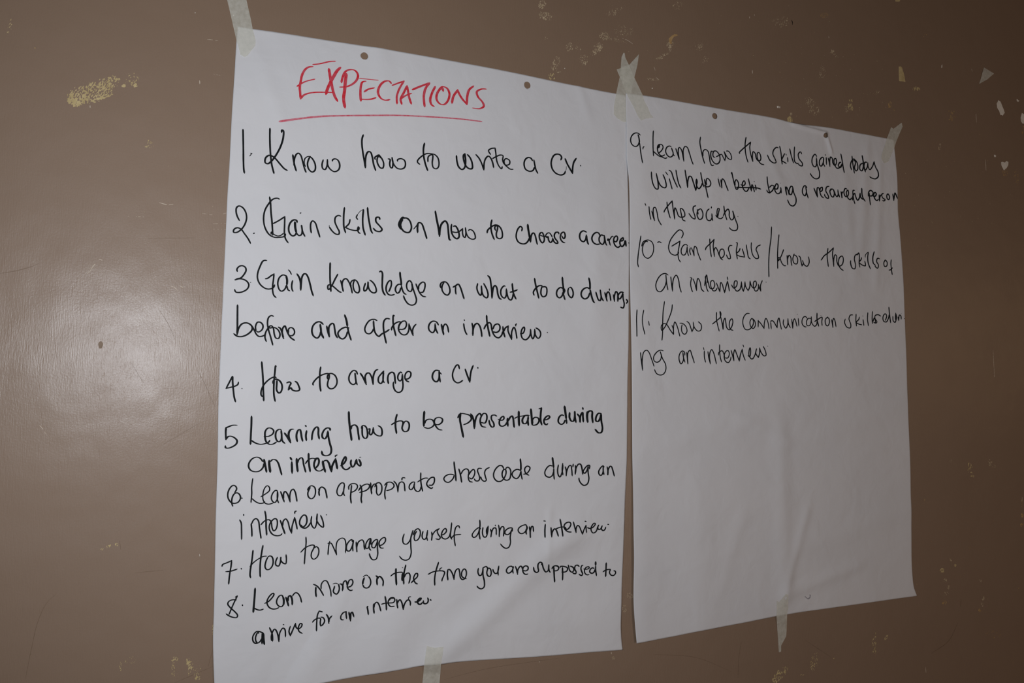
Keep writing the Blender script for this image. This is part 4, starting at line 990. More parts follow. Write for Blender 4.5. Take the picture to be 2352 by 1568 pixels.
    (2, "line of writing reading 11. Know the communication skills duri-", "K", 0.25, [
        ("numeral", """1.8 6193,15473 6183,15329 6187,15175 6190,15031
1.8 6320,15475 6294,15355 6299,15221 6342,15073
1.7 6413,15298 6425,15221"""),
        ("word", """1.9 6728,15638 6699,15460 6688,15249 6685,15113 6674,14988
1.9 6880,15595 6867,15500 6810,15360 6735,15220 6672,15155 6658,15196 6667,15238 6710,15269 6760,15263 6833,15172 6901,15096
1.9 6869,15252 6895,15185 6901,15101! 6902,15227 6927,15308 6970,15241 7025,15069
1.9 7021,15291 7083,15288 7152,15228 7164,15154 7120,15110 7070,15139 7058,15213 7071,15277
1.9 7159,15329 7203,15304 7247,15210 7266,15158! 7298,15234 7292,15319! 7311,15234 7387,15174 7445,15197 7452,15283 7388,15336"""),
        ("word", """2.0 7765,15513 7762,15394 7787,15287 7819,15186
2.0 7677,15304 7749,15356 7840,15430 7853,15496 7834,15527 7847,15441 7879,15324 7898,15216
2.0 7898,15227 7905,15357 7938,15419 7957,15327 7970,15262 8022,15221 8075,15278 8099,15366 8082,15414 8043,15385 8023,15297 8049,15233 8108,15214"""),
        ("word", """2.0 8453,15523 8391,15518 8321,15439 8313,15325 8359,15246 8436,15243 8514,15309 8538,15386 8507,15441 8460,15382 8475,15301 8529,15266 8576,15324 8561,15400 8507,15441
2.0 8640,15416 8636,15289
2.0 8632,15409 8687,15367 8765,15276! 8774,15384 8807,15455 8846,15400 8876,15268!
2.1 8910,15397 8924,15270
2.1 8902,15409 8958,15418 9053,15301! 9062,15410 9096,15476 9119,15387 9149,15273
2.1 9201,15455 9191,15377 9246,15302 9288,15369 9295,15472! 9305,15382 9352,15309
2.1 9380,15470 9401,15309! 9411,15413 9445,15479 9477,15416 9497,15339
2.1 9528,15490 9541,15347
1.9 9504,15563 9509,15554
2.1 9734,15499 9685,15532 9626,15488 9616,15396 9673,15346 9715,15346
2.1 9818,15497 9759,15500 9717,15440 9732,15369 9791,15378 9826,15458 9827,15530! 9834,15432 9900,15363 9951,15398 9960,15464
2.4 9962,15606 9961,15490 10001,15363
2.2 9901,15448 9978,15491 10080,15535 10071,15456 10078,15377
1.7 10050,15567 10055,15558
2.2 10218,15549 10157,15499 10164,15407 10206,15383 10250,15438 10243,15517 10200,15541
2.2 10303,15506 10335,15362! 10329,15468 10356,15529 10389,15470 10408,15372"""),
        ("word", """2.2 10822,15614 10760,15608 10722,15539 10764,15434 10753,15373 10666,15383 10615,15467 10635,15535
2.2 10899,15635 10889,15507 10904,15406
2.2 10980,15585 10961,15537 10897,15480 10967,15449 11038,15439
2.3 11068,15542 11082,15421
1.8 11062,15610 11070,15599
2.3 11190,15677 11176,15547 11199,15423
2.3 11309,15706 11295,15580 11300,15468!
2.3 11311,15512 11350,15583 11375,15515 11365,15487
2.3 11517,15625 11445,15649 11370,15625 11368,15570 11412,15517 11392,15489 11320,15499"""),
        ("word", """2.3 11626,15547 11666,15639 11630,15676 11573,15621 11579,15538 11652,15521 11711,15600 11732,15670
2.5 11727,15808 11741,15656 11763,15505
2.3 11823,15640 11829,15550 11874,15524 11914,15623 11898,15699! 11887,15622 11893,15553
2.3 11951,15632 11966,15563! 11988,15668 12024,15656 12031,15586
1.6 12035,15701 12037,15694
2.4 12105,15604 12123,15605"""),
    ]),
    (2, "line of writing reading ng an interview below line eleven", "K", 0.25, [
        ("word", """1.9 6257,14782 6269,14664 6296,14496! 6287,14644 6318,14789 6373,14821 6416,14792 6466,14690 6522,14558
1.9 6703,14822 6647,14831 6573,14797 6510,14712 6523,14651 6585,14632 6647,14675 6660,14748 6641,14805! 6685,14697 6747,14594 6746,14501 6697,14438 6622,14426 6560,14455 6525,14517"""),
        ("word", """2.0 7121,14761 7113,14814 7069,14831 7019,14779 7007,14695 7044,14617 7088,14666 7094,14740 7081,14808! 7094,14729 7125,14640
2.0 7157,14815 7169,14721 7182,14621! 7175,14731 7188,14816 7226,14849 7257,14776 7283,14713 7311,14635"""),
        ("word", """2.0 7510,14847 7512,14741 7537,14651
1.6 7494,14905 7506,14858
2.0 7583,14839 7601,14732 7633,14632! 7614,14744 7628,14830 7661,14873 7699,14821 7730,14725 7755,14629
2.0 7824,14965 7822,14846 7834,14750 7862,14662
2.0 7798,14781 7803,14824 7875,14859 7913,14795 7926,14752
2.0 7919,14741 7991,14743 8021,14820 7993,14868 7940,14839 7913,14763 7938,14688 7997,14662 8044,14712 8057,14767
2.1 8059,14875 8091,14778 8116,14698! 8111,14811 8138,14888 8164,14835 8229,14695! 8251,14794 8292,14899! 8311,14806 8357,14704
1.7 8310,14976 8326,14933
2.1 8412,14793 8453,14778 8474,14866 8461,14932 8441,14887 8439,14788 8500,14735 8555,14792 8598,14914! 8583,14836 8637,14766! 8666,14850 8666,14933! 8693,14862 8761,14797 8803,14810 8790,14887 8742,14968
2.1 8839,14972 8849,14966"""),
    ]),
]


def spline(pts):
    if len(pts) < 3:
        a, b = np.array(pts[0]), np.array(pts[-1])
        return [a + (b - a) * t for t in np.linspace(0, 1, 6)]
    p = [np.array(q) for q in pts]
    p = [2 * p[0] - p[1]] + p + [2 * p[-1] - p[-2]]
    out = []
    for i in range(1, len(p) - 2):
        p0, p1, p2, p3 = p[i - 1:i + 3]
        d1, d2, d3 = [max(np.linalg.norm(b - a), 1e-5) ** 0.5 for a, b in ((p0, p1), (p1, p2), (p2, p3))]
        m1 = (p2 - p1) + d2 * ((p1 - p0) / d1 - (p2 - p0) / (d1 + d2))
        m2 = (p2 - p1) + d2 * ((p3 - p2) / d3 - (p3 - p1) / (d2 + d3))
        n = max(3, int(np.linalg.norm(p2 - p1) / 0.0016))
        for k in range(n):
            t = k / n
            out.append((2 * t**3 - 3 * t**2 + 1) * p1 + (t**3 - 2 * t**2 + t) * m1 + (-2 * t**3 + 3 * t**2) * p2 + (t**3 - t**2) * m2)
    out.append(p[-2])
    return out


def add_stroke(vs, fs, line, width, chisel, relief, lift, seed):
    toks = line.split()
    width = float(toks[0]) / 1000
    segs, cur = [], []
    for t in toks[1:]:
        c = t.endswith('!')
        a, b = t.rstrip('!').split(',')
        q = (int(a) / 1e4, int(b) / 1e4)
        cur.append(q)
        if c:
            segs.append(cur)
            cur = [q]
    if len(cur) > 1: segs.append(cur)
    path = []
    for s in segs:
        path += spline(s) if not path else spline(s)[1:]
    P = np.array(path)
    n = len(P)
    T = np.gradient(P, axis=0)
    T /= np.maximum(np.linalg.norm(T, axis=1), 1e-9)[:, None]
    N = np.stack([-T[:, 1], T[:, 0]], 1)
    wob = np.array([noise.noise(Vector((seed * 7.3, i * 0.16, 0))) for i in range(n)])
    w = width / 2 * (1 + chisel * (np.abs(T[:, 1]) - 0.62)) * (1 + 0.10 * wob)
    dist = np.concatenate([[0], np.cumsum(np.linalg.norm(np.diff(P, axis=0), axis=1))])
    tail = np.minimum(dist + width * 0.35, dist[-1] - dist + width * 0.12) / (width * 0.9)
    w *= np.sqrt(np.clip(tail, 0.12, 1))
    # round caps
    cap0, cap1 = P[0] - T[0] * w[0] * 0.9, P[-1] + T[-1] * w[-1] * 0.9
    base = len(vs)
    L, Rr = P + N * w[:, None], P - N * w[:, None]
    pts = np.vstack([cap0[None], np.stack([L, Rr], 1).reshape(-1, 2), cap1[None]])
    d = relief(pts[:, 0], pts[:, 1]) + lift + np.linspace(0, 0.000022, len(pts))   # later ink lies over earlier ink
    vs += [(a, -c, b) for (a, b), c in zip(pts, d)]
    fs.append((base, base + 2, base + 1))
    for i in range(n - 1):
        k = base + 1 + 2 * i
        fs.append((k, k + 1, k + 3, k + 2))
    k = base + 1 + 2 * (n - 1)
    fs.append((k, k + 1, k + 2))
    # overlap discs at sharp turns keep corners round
    for s in segs[:-1]:
        c = np.array(s[-1])
        b0 = len(vs)
        r = width * 0.46
        ring = [c + r * np.array((math.cos(t), math.sin(t))) for t in np.linspace(0, 2 * math.pi, 12, endpoint=False)]
        dd = relief(np.array([q[0] for q in ring]), np.array([q[1] for q in ring])) + lift + 0.00003
        vs += [(q[0], -e, q[1]) for q, e in zip(ring, dd)]
        fs.append(tuple(range(b0, b0 + 12)))


seed = 0
for sheet, label, colour, chisel, words in HANDWRITING:
    parent, relief = (left, relief_left) if sheet == 1 else (right, relief_right)
    line = bpy.data.objects.new('text_line', None)
    COL.objects.link(line)
    line.parent = parent
    line['label'] = label
    for name, strokes in words:
        vs, fs = [], []
        for s in strokes.split('\n'):
            seed += 1
            add_stroke(vs, fs, s, 0, chisel, relief, 0.00013 + 0.000012 * (seed % 7), seed)
        mat = BLACK if colour == 'K' else (SOFTRED if name == 'underline' else RED)
        obj(name, vs, fs, mat, line)

# ------------------------------------------------------------------ masking tape
# rows of points (x, distance from the wall, z), from one end of each strip to the other
TAPES = [
    ("tape_strip", "long strip of masking tape over the top left corner of the large sheet", [
        [(-0.0232, 0.00030, 1.9669), (-0.0109, 0.00030, 1.9696), (0.0017, 0.00030, 1.9725)],
        [(-0.0142, 0.00030, 1.9326), (-0.0021, 0.00030, 1.9351), (0.0101, 0.00030, 1.9377)],
        [(-0.0074, 0.00040, 1.9061), (0.0044, 0.00040, 1.9085), (0.0168, 0.00040, 1.9110)],
        [(-0.0049, 0.00070, 1.8956), (0.0075, 0.00070, 1.8968), (0.0197, 0.00070, 1.8974)],
        [(-0.0006, 0.00134, 1.8787), (0.0113, 0.00138, 1.8809), (0.0235, 0.00154, 1.8837)],
        [(0.0014, 0.00146, 1.8723), (0.0127, 0.00158, 1.8732), (0.0232, 0.00178, 1.8757)],
        [(0.0035, 0.00163, 1.8649), (0.0118, 0.00176, 1.8651), (0.0184, 0.00192, 1.8681)],
        [(0.0051, 0.00175, 1.8597), (0.0104, 0.00189, 1.8576), (0.0142, 0.00195, 1.8606)]]),
    ("tape_strip", "forked masking tape end leaning right between the two sheets, lower of the crossed pair", [
        [(0.5833, 0.00035, 1.9408), (0.6076, 0.00035, 1.9539), (0.6255, 0.00035, 1.9749)],
        [(0.5890, 0.00040, 1.9293), (0.6067, 0.00040, 1.9411), (0.6225, 0.00040, 1.9550)],
        [(0.5857, 0.00050, 1.9155), (0.6009, 0.00050, 1.9217), (0.6166, 0.00050, 1.9332)],
        [(0.5820, 0.00070, 1.8994), (0.5958, 0.00070, 1.9017), (0.6098, 0.00070, 1.9047)],
        [(0.5795, 0.00085, 1.8873), (0.5909, 0.00079, 1.8892), (0.6028, 0.00077, 1.8910)],
        [(0.5778, 0.00089, 1.8776), (0.5901, 0.00083, 1.8795), (0.6028, 0.00080, 1.8815)],
        [(0.5773, 0.00093, 1.8652), (0.5900, 0.00088, 1.8671), (0.6027, 0.00086, 1.8690)],
        [(0.5835, 0.00092, 1.8596), (0.5933, 0.00091, 1.8552), (0.6027, 0.00092, 1.8551)]]),
    ("tape_strip", "masking tape leaning left with a pointed torn tip, upper of the crossed pair", [
        [(0.5946, 0.00130, 1.9692), (0.5960, 0.00130, 1.9713), (0.5975, 0.00130, 1.9709)],
        [(0.5918, 0.00130, 1.9632), (0.5955, 0.00130, 1.9646), (0.5992, 0.00130, 1.9630)],
        [(0.5905, 0.00135, 1.9475), (0.5987, 0.00135, 1.9497), (0.6062, 0.00135, 1.9517)],
        [(0.5889, 0.00140, 1.9296), (0.6028, 0.00140, 1.9312), (0.6161, 0.00140, 1.9327)],
        [(0.6007, 0.00150, 1.9044), (0.6160, 0.00150, 1.9054), (0.6318, 0.00150, 1.9057)],
        [(0.6059, 0.00169, 1.8949), (0.6201, 0.00161, 1.8957), (0.6342, 0.00169, 1.8972)],
        [(0.6141, 0.00177, 1.8829), (0.6274, 0.00175, 1.8850), (0.6408, 0.00188, 1.8870)],
        [(0.6205, 0.00215, 1.8705), (0.6338, 0.00216, 1.8726), (0.6464, 0.00222, 1.8752)],
        [(0.6237, 0.00238, 1.8658), (0.6362, 0.00237, 1.8677), (0.6522, 0.00240, 1.8701)],
        [(0.6285, 0.00263, 1.8613), (0.6366, 0.00245, 1.8659), (0.6480, 0.00241, 1.8687)]]),
    ("tape_strip", "small piece of masking tape on the top right corner of the smaller written sheet", [
        [(1.1911, 0.00040, 1.9326), (1.1972, 0.00040, 1.9300), (1.2125, 0.00040, 1.9407), (1.2196, 0.00040, 1.9456)],
        [(1.1872, 0.00050, 1.9240), (1.1981, 0.00050, 1.9264), (1.2109, 0.00050, 1.9326), (1.2215, 0.00050, 1.9376)],
        [(1.1782, 0.00120, 1.9079), (1.1899, 0.00120, 1.9095), (1.2014, 0.00120, 1.9129), (1.2109, 0.00120, 1.9202)],
        [(1.1706, 0.00169, 1.8904), (1.1820, 0.00163, 1.8929), (1.1924, 0.00161, 1.8960), (1.2012, 0.00160, 1.9023)],
        [(1.1626, 0.00234, 1.8747), (1.1734, 0.00179, 1.8763), (1.1850, 0.00166, 1.8813), (1.1962, 0.00161, 1.8905)],
        [(1.1606, 0.00286, 1.8658), (1.1706, 0.00205, 1.8673), (1.1801, 0.00176, 1.8712), (1.1895, 0.00167, 1.8784)],
        [(1.1682, 0.00239, 1.8575), (1.1725, 0.00206, 1.8590), (1.1773, 0.00190, 1.8614), (1.1809, 0.00184, 1.8636)]]),
    ("tape_strip", "strip of masking tape under the bottom edge of the large left sheet", [
        [(0.2778, 0.00394, 1.0560), (0.2878, 0.00596, 1.0527), (0.3011, 0.00794, 1.0533)],
        [(0.2762, 0.00487, 1.0472), (0.2876, 0.00707, 1.0454), (0.2998, 0.00847, 1.0432)],
        [(0.2739, 0.00593, 1.0312), (0.2859, 0.00727, 1.0308), (0.2982, 0.00721, 1.0305)],
        [(0.2745, 0.00080, 1.0176), (0.2868, 0.00080, 1.0160), (0.2992, 0.00080, 1.0145)],
        [(0.2734, 0.00040, 1.0045), (0.2859, 0.00040, 1.0029), (0.2983, 0.00040, 1.0013)],
        [(0.2710, 0.00030, 0.9623), (0.2829, 0.00030, 0.9606), (0.2950, 0.00030, 0.9588)]]),
    ("tape_strip", "narrow pointed masking tape strip under the bottom edge of the right sheet", [
        [(0.8932, 0.00529, 1.0619), (0.8982, 0.00598, 1.0600), (0.9099, 0.00897, 1.0728), (0.9151, 0.00951, 1.0709)],
        [(0.8929, 0.00504, 1.0492), (0.9005, 0.00543, 1.0486), (0.9088, 0.00549, 1.0478), (0.9180, 0.00472, 1.0467)],
        [(0.8931, 0.00447, 1.0374), (0.9011, 0.00451, 1.0370), (0.9086, 0.00444, 1.0370), (0.9164, 0.00421, 1.0372)],
        [(0.8974, 0.00080, 1.0163), (0.9040, 0.00080, 1.0157), (0.9106, 0.00080, 1.0150), (0.9181, 0.00080, 1.0157)],
        [(0.8990, 0.00040, 1.0001), (0.9041, 0.00040, 0.9995), (0.9106, 0.00040, 0.9988), (0.9172, 0.00040, 0.9993)],
        [(0.9000, 0.00030, 0.9854), (0.9020, 0.00030, 0.9852), (0.9039, 0.00030, 0.9850), (0.9059, 0.00030, 0.9847)],
        [(0.9007, 0.00030, 0.9743), (0.9023, 0.00030, 0.9743), (0.9040, 0.00030, 0.9744), (0.9056, 0.00030, 0.9746)]]),
    ("tape_scrap", "triangular torn tape scrap stuck high on the dark right side of the wall", [
        [(1.4586, 0.00040, 2.0982), (1.4625, 0.00040, 2.0975)],
        [(1.4526, 0.00160, 2.0874), (1.4869, 0.00160, 2.0896)],
        [(1.4476, 0.00090, 2.0729), (1.4673, 0.00090, 2.0743)],
        [(1.4421, 0.00040, 2.0605), (1.4452, 0.00040, 2.0620)]]),
]


def refine(rows, k):
    a = np.array(rows)
    for ax in (0, 1):
        n = a.shape[ax]
        t = np.linspace(0, n - 1, (n - 1) * k + 1)
        i = np.minimum(t.astype(int), n - 2)
        fr = (t - i).reshape([-1 if q == ax else 1 for q in range(3)])
        a = np.take(a, i, ax) * (1 - fr) + np.take(a, i + 1, ax) * fr
    return a


for q, (name, label, rows) in enumerate(TAPES):
    a = refine(rows, 5)
    nr, nc = a.shape[:2]
    # torn ends and slightly uneven surface
    for j in range(nc):
        for i in range(nr):
            e = noise.noise(Vector((q * 9.1, i * 0.35, j * 0.35)))
            a[i, j, 1] += 0.00010 * (1 + e)
        for i, amp in ((0, 1), (nr - 1, 1)):
            a[i, j, 2] += 0.0007 * noise.noise(Vector((q * 3.3, j * 0.9, i)))
    vs = [(x, -y, z) for x, y, z in a.reshape(-1, 3)]
    fs = [(i * nc + j, (i + 1) * nc + j, (i + 1) * nc + j + 1, i * nc + j + 1) for i in range(nr - 1) for j in range(nc - 1)]
    o = obj(name, vs, fs, TAPE, smooth=True)
    tag(o, label, 'tape', 'masking tape strips holding the sheets' if name == 'tape_strip' else None)

# ------------------------------------------------------------------ peeled paint, chips, scratches and painted glints on the wall
# centre, two half axes, share laid bare, grain in millimetres, colour of the coat below
PEELED = [
    (-0.1692, 1.7792, 0.0236, 0.0124, 0.0039, -0.0122, 0.5000, 1.14, 'y'),
    (-0.1840, 1.7691, 0.0104, 0.0017, 0.0004, -0.0099, 0.5000, 1.13, 'y'),
    (-0.1495, 1.7960, 0.0126, 0.0076, 0.0030, -0.0080, 0.3600, 1.05, 'y'),
    (-0.1536, 1.7773, 0.0119, 0.0062, 0.0006, -0.0018, 0.6000, 1.15, 'y'),
    (-0.1228, 1.8050, 0.0090, 0.0015, 0.0004, -0.0091, 0.1600, 1.07, 'y'),
    (-0.1195, 1.7976, 0.0028, 0.0014, 0.0006, -0.0021, 0.9000, 1.60, 'y'),
    (-0.1328, 1.7948, 0.0025, 0.0004, 0.0001, -0.0020, 0.7000, 1.27, 'y'),
    (-0.2587, 1.8482, 0.0026, -0.0003, -0.0018, -0.0109, 0.1400, 0.79, 'y'),
    (-0.0998, 1.7202, 0.0060, 0.0008, 0.0001, -0.0017, 0.4000, 0.86, 'y'),
    (-0.1001, 1.7264, 0.0050, 0.0007, 0.0001, -0.0028, 0.1500, 0.86, 'y'),
    (0.4486, 2.0234, 0.0064, -0.0009, -0.0030, -0.0086, 0.4500, 1.33, 'w'),
    (0.4541, 2.0053, 0.0125, -0.0006, -0.0019, -0.0072, 0.4200, 1.33, 'w'),
    (0.5798, 2.0382, 0.0164, 0.0103, 0.0028, -0.0048, 0.1000, 1.18, 'w'),
    (0.5962, 2.0097, 0.0199, 0.0039, 0.0000, -0.0119, 0.0600, 1.18, 'w'),
    (0.5595, 1.9930, 0.0097, 0.0019, 0.0000, -0.0088, 0.4000, 1.32, 'w'),
    (0.5492, 1.9727, 0.0048, 0.0085, 0.0076, -0.0026, 0.4000, 1.31, 'w'),
    (0.5404, 1.9609, 0.0055, 0.0039, 0.0024, -0.0033, 0.4000, 1.30, 'w'),
    (0.5823, 1.9907, 0.0219, -0.0023, -0.0010, -0.0030, 0.1400, 1.17, 'w'),
    (0.4972, 1.9631, 0.0078, 0.0014, 0.0000, -0.0086, 0.2500, 1.13, 'w'),
    (0.5128, 1.9631, 0.0060, -0.0035, -0.0020, -0.0026, 0.2200, 1.13, 'w'),
    (0.5231, 1.9469, 0.0095, 0.0017, 0.0000, -0.0094, 0.3000, 1.29, 'w'),
    (0.4736, 1.9302, 0.0064, -0.0013, -0.0056, -0.0141, 0.3200, 1.26, 'w'),
    (0.4669, 1.9100, 0.0061, 0.0010, 0.0000, -0.0056, 0.4500, 1.25, 'y'),
    (0.4783, 1.9190, 0.0038, 0.0007, 0.0000, -0.0021, 0.4000, 1.11, 'w'),
    (0.4551, 1.9694, 0.0053, 0.0010, 0.0000, -0.0035, 0.1500, 1.11, 'w'),
    (0.6877, 2.0016, 0.0077, 0.0026, 0.0024, -0.0115, 0.2800, 1.31, 'w'),
    (0.6755, 1.9827, 0.0114, 0.0057, 0.0010, -0.0023, 0.3500, 1.30, 'w'),
    (0.6651, 1.9748, 0.0077, 0.0014, -0.0000, -0.0019, 0.6000, 1.38, 'w'),
    (0.7021, 2.0749, 0.0106, 0.0022, -0.0001, -0.0100, 0.2000, 1.33, 'w'),
    (0.7462, 2.0103, 0.0109, 0.0020, -0.0001, -0.0093, 0.2000, 1.35, 'w'),
    (0.7587, 1.9886, 0.0062, -0.0034, -0.0059, -0.0070, 0.1200, 1.27, 'w'),
    (0.6531, 1.9366, 0.0137, 0.0023, -0.0000, -0.0030, 0.2000, 1.21, 'w'),
    (0.9266, 2.0906, 0.0222, 0.0044, -0.0002, -0.0115, 0.0500, 1.28, 'w'),
    (1.0302, 2.1231, 0.0128, 0.0026, -0.0001, -0.0059, 0.2000, 1.54, 'o'),
    (1.0466, 2.0563, 0.0064, 0.0012, -0.0001, -0.0042, 0.5000, 1.53, 'w'),
    (1.0550, 2.0502, 0.0052, -0.0032, -0.0023, -0.0022, 0.4000, 1.44, 'w'),
    (1.0203, 2.0130, 0.0094, 0.0029, 0.0026, -0.0127, 0.1300, 1.42, 'w'),
    (0.9898, 1.9501, 0.0124, -0.0038, -0.0058, -0.0087, 0.2600, 1.39, 'w'),
    (1.0019, 1.9355, 0.0146, 0.0022, -0.0002, -0.0099, 0.1800, 1.40, 'w'),
    (1.0895, 1.9666, 0.0055, 0.0009, -0.0001, -0.0051, 0.5000, 1.74, 'y'),
    (1.0881, 1.9563, 0.0062, 0.0027, 0.0032, -0.0066, 0.4800, 1.74, 'y'),
    (1.0793, 1.9516, 0.0087, 0.0013, -0.0002, -0.0076, 0.1600, 1.44, 'w'),
    (1.1900, 1.9773, 0.0055, -0.0003, -0.0026, -0.0071, 0.5500, 1.81, 'o'),
    (1.1988, 1.9648, 0.0069, 0.0011, -0.0002, -0.0052, 0.1500, 1.51, 'o'),
    (0.9424, 1.9110, 0.0060, 0.0009, -0.0001, -0.0057, 0.6200, 1.81, 'y'),
    (0.9445, 1.9211, 0.0040, 0.0006, -0.0000, -0.0024, 0.6000, 1.45, 'w'),
    (1.1543, 1.9958, 0.0102, 0.0017, -0.0002, -0.0052, 0.2000, 1.39, 'w'),
    (1.2614, 2.0203, 0.0106, 0.0004, -0.0012, -0.0046, 0.6000, 2.28, 'y'),
    (1.2908, 2.1345, 0.0064, 0.0039, 0.0023, -0.0027, 0.3000, 1.59, 'o'),
    (1.3583, 1.9810, 0.0151, 0.0023, -0.0005, -0.0127, 0.1000, 1.61, 'o'),
    (1.3567, 1.9745, 0.0059, 0.0024, 0.0031, -0.0063, 0.1600, 1.61, 'o'),
    (1.5756, 1.9805, 0.0070, 0.0010, -0.0006, -0.0115, 0.3500, 2.09, 'o'),
    (1.5480, 1.8733, 0.0109, 0.0026, 0.0034, -0.0162, 0.0800, 1.82, 'o'),
    (1.5121, 1.8820, 0.0094, 0.0011, -0.0005, -0.0093, 0.3000, 2.02, 'o'),
    (1.3222, 1.9113, 0.0036, 0.0000, -0.0020, -0.0073, 0.4000, 1.68, 'w'),
    (-0.0287, 1.0670, 0.0044, 0.0005, 0.0020, -0.0086, 0.3600, 0.94, 'y'),
    (-0.0194, 1.0488, 0.0036, -0.0005, 0.0001, -0.0037, 0.5000, 1.05, 'y'),
    (-0.0233, 1.0578, 0.0102, -0.0013, 0.0003, -0.0075, 0.1200, 0.89, 'y'),
    (-0.0481, 1.0661, 0.0025, -0.0003, 0.0006, -0.0149, 0.1600, 0.83, 'y'),
    (-0.0450, 1.0753, 0.0030, -0.0004, 0.0001, -0.0027, 0.3000, 0.83, 'y'),
    (-0.1066, 1.0733, 0.0014, -0.0002, 0.0003, -0.0062, 0.3000, 0.75, 'y'),
    (-0.0031, 1.1060, 0.0016, -0.0002, 0.0002, -0.0065, 0.3000, 0.96, 'y'),
    (-0.0959, 1.0792, 0.0067, -0.0008, 0.0003, -0.0063, 0.0500, 0.70, 'y'),
    (-0.1328, 1.2154, 0.0015, 0.0011, 0.0007, -0.0011, 0.5000, 0.80, 'y'),
    (-0.1254, 1.2186, 0.0031, 0.0011, 0.0005, -0.0015, 0.3000, 0.75, 'y'),
    (-0.1169, 1.2201, 0.0013, 0.0014, 0.0014, -0.0016, 0.3500, 0.80, 'y'),
    (0.6083, 1.0949, 0.0071, -0.0006, -0.0000, -0.0054, 0.2600, 1.02, 'w'),
    (0.5981, 1.0757, 0.0055, -0.0005, 0.0000, -0.0067, 0.3000, 1.01, 'w'),
    (0.5787, 1.0022, 0.0036, 0.0007, 0.0011, -0.0026, 0.5000, 1.14, 'w'),
    (0.9014, 0.9359, 0.0073, -0.0054, -0.0151, -0.0128, 0.4000, 1.48, 'y'),
    (0.9781, 0.9484, 0.0086, -0.0024, -0.0052, -0.0167, 0.2000, 1.36, 'y'),
    (1.1187, 0.9624, 0.0063, -0.0007, -0.0008, -0.0261, 0.1300, 1.35, 'y'),
    (1.1477, 0.9708, 0.0026, -0.0016, -0.0051, -0.0045, 0.5000, 1.46, 'y'),
    (0.9515, 0.9296, 0.0048, -0.0006, -0.0000, -0.0022, 0.4000, 1.18, 'y'),
    (1.0237, 0.9505, 0.0025, -0.0003, -0.0001, -0.0030, 0.4000, 1.30, 'y'),
    (1.3810, 1.2775, 0.0061, -0.0002, -0.0003, -0.0060, 0.5500, 2.04, 'y'),
    (1.3851, 1.2595, 0.0047, 0.0010, 0.0027, -0.0057, 0.5500, 2.04, 'y'),
    (1.3781, 1.2682, 0.0049, -0.0001, -0.0002, -0.0051, 0.3500, 1.63, 'y'),
    (1.4385, 1.2821, 0.0063, 0.0006, 0.0016, -0.0077, 0.4000, 1.67, 'w'),
    (1.4507, 1.2740, 0.0064, -0.0002, -0.0002, -0.0035, 0.2500, 1.57, 'w'),
    (1.3270, 1.2881, 0.0036, -0.0001, -0.0001, -0.0025, 0.3000, 1.50, 'w'),
    (1.2562, 1.2157, 0.0046, -0.0002, -0.0001, -0.0025, 0.3500, 1.45, 'o'),
    (1.2961, 1.0815, 0.0070, -0.0005, -0.0002, -0.0041, 0.6000, 1.95, 'y'),
    (1.3035, 1.0613, 0.0047, -0.0004, -0.0002, -0.0041, 0.5500, 1.66, 'w'),
    (1.3123, 1.0483, 0.0047, -0.0004, -0.0002, -0.0041, 0.5500, 1.67, 'w'),
    (1.3048, 1.0367, 0.0070, -0.0006, -0.0002, -0.0041, 0.3000, 1.46, 'w'),
    (1.2995, 1.0208, 0.0070, -0.0006, -0.0002, -0.0049, 0.3500, 1.65, 'o'),
    (1.3192, 1.0995, 0.0040, -0.0019, -0.0019, -0.0020, 0.5000, 1.48, 'w'),
    (1.3317, 1.0879, 0.0030, -0.0002, -0.0001, -0.0025, 0.6000, 1.58, 'y'),
    (1.4003, 1.0534, 0.0027, 0.0008, 0.0023, -0.0031, 0.5000, 1.52, 'w'),
    (1.4060, 1.0186, 0.0037, -0.0003, -0.0002, -0.0042, 0.6000, 1.72, 'w'),
    (1.4018, 1.0073, 0.0048, 0.0004, 0.0017, -0.0050, 0.5000, 1.72, 'w'),
    (1.3952, 0.9971, 0.0049, -0.0005, -0.0002, -0.0033, 0.3500, 1.51, 'o'),
    (1.3715, 1.1184, 0.0032, 0.0010, 0.0023, -0.0031, 0.2500, 1.41, 'o'),
    (1.4361, 0.9478, 0.0300, -0.0032, -0.0004, -0.0083, 0.0500, 1.43, 'o'),
    (1.5284, 1.1744, 0.0053, -0.0003, -0.0003, -0.0052, 0.7000, 2.14, 'o'),
    (1.5260, 1.1544, 0.0058, 0.0019, 0.0025, -0.0032, 0.5000, 1.71, 'o'),
    (1.5283, 1.1980, 0.0026, -0.0001, -0.0007, -0.0122, 0.3000, 1.61, 'o'),
    (0.8337, 2.0640, 0.2664, 0.0526, -0.0006, -0.0438, 0.0022, 1.32, 'w'),
    (1.3462, 1.8406, 0.1945, 0.0225, -0.0055, -0.1330, 0.0022, 1.58, 'w'),
    (1.0326, 2.0026, 0.1776, 0.0302, -0.0018, -0.0751, 0.0040, 1.42, 'w'),
    (-0.0581, 1.6435, 0.1074, 0.0110, 0.0023, -0.0625, 0.0022, 0.71, 'w'),
    (1.3388, 1.0857, 0.1609, -0.0120, -0.0080, -0.1877, 0.0016, 1.39, 'o'),
    (0.1224, 1.9489, 0.1523, 0.0315, 0.0008, -0.0315, 0.0008, 0.87, 'w'),
    (-0.0494, 1.5475, 0.0228, -0.0075, -0.0028, -0.0097, 0.0090, 0.59, 'w'),
    (-0.0264, 1.6363, 0.0213, 0.0021, 0.0006, -0.0173, 0.0070, 0.61, 'w'),
    (-0.1954, 1.5434, 0.0064, 0.0004, 0.0007, -0.0149, 0.0120, 0.54, 'w'),
]
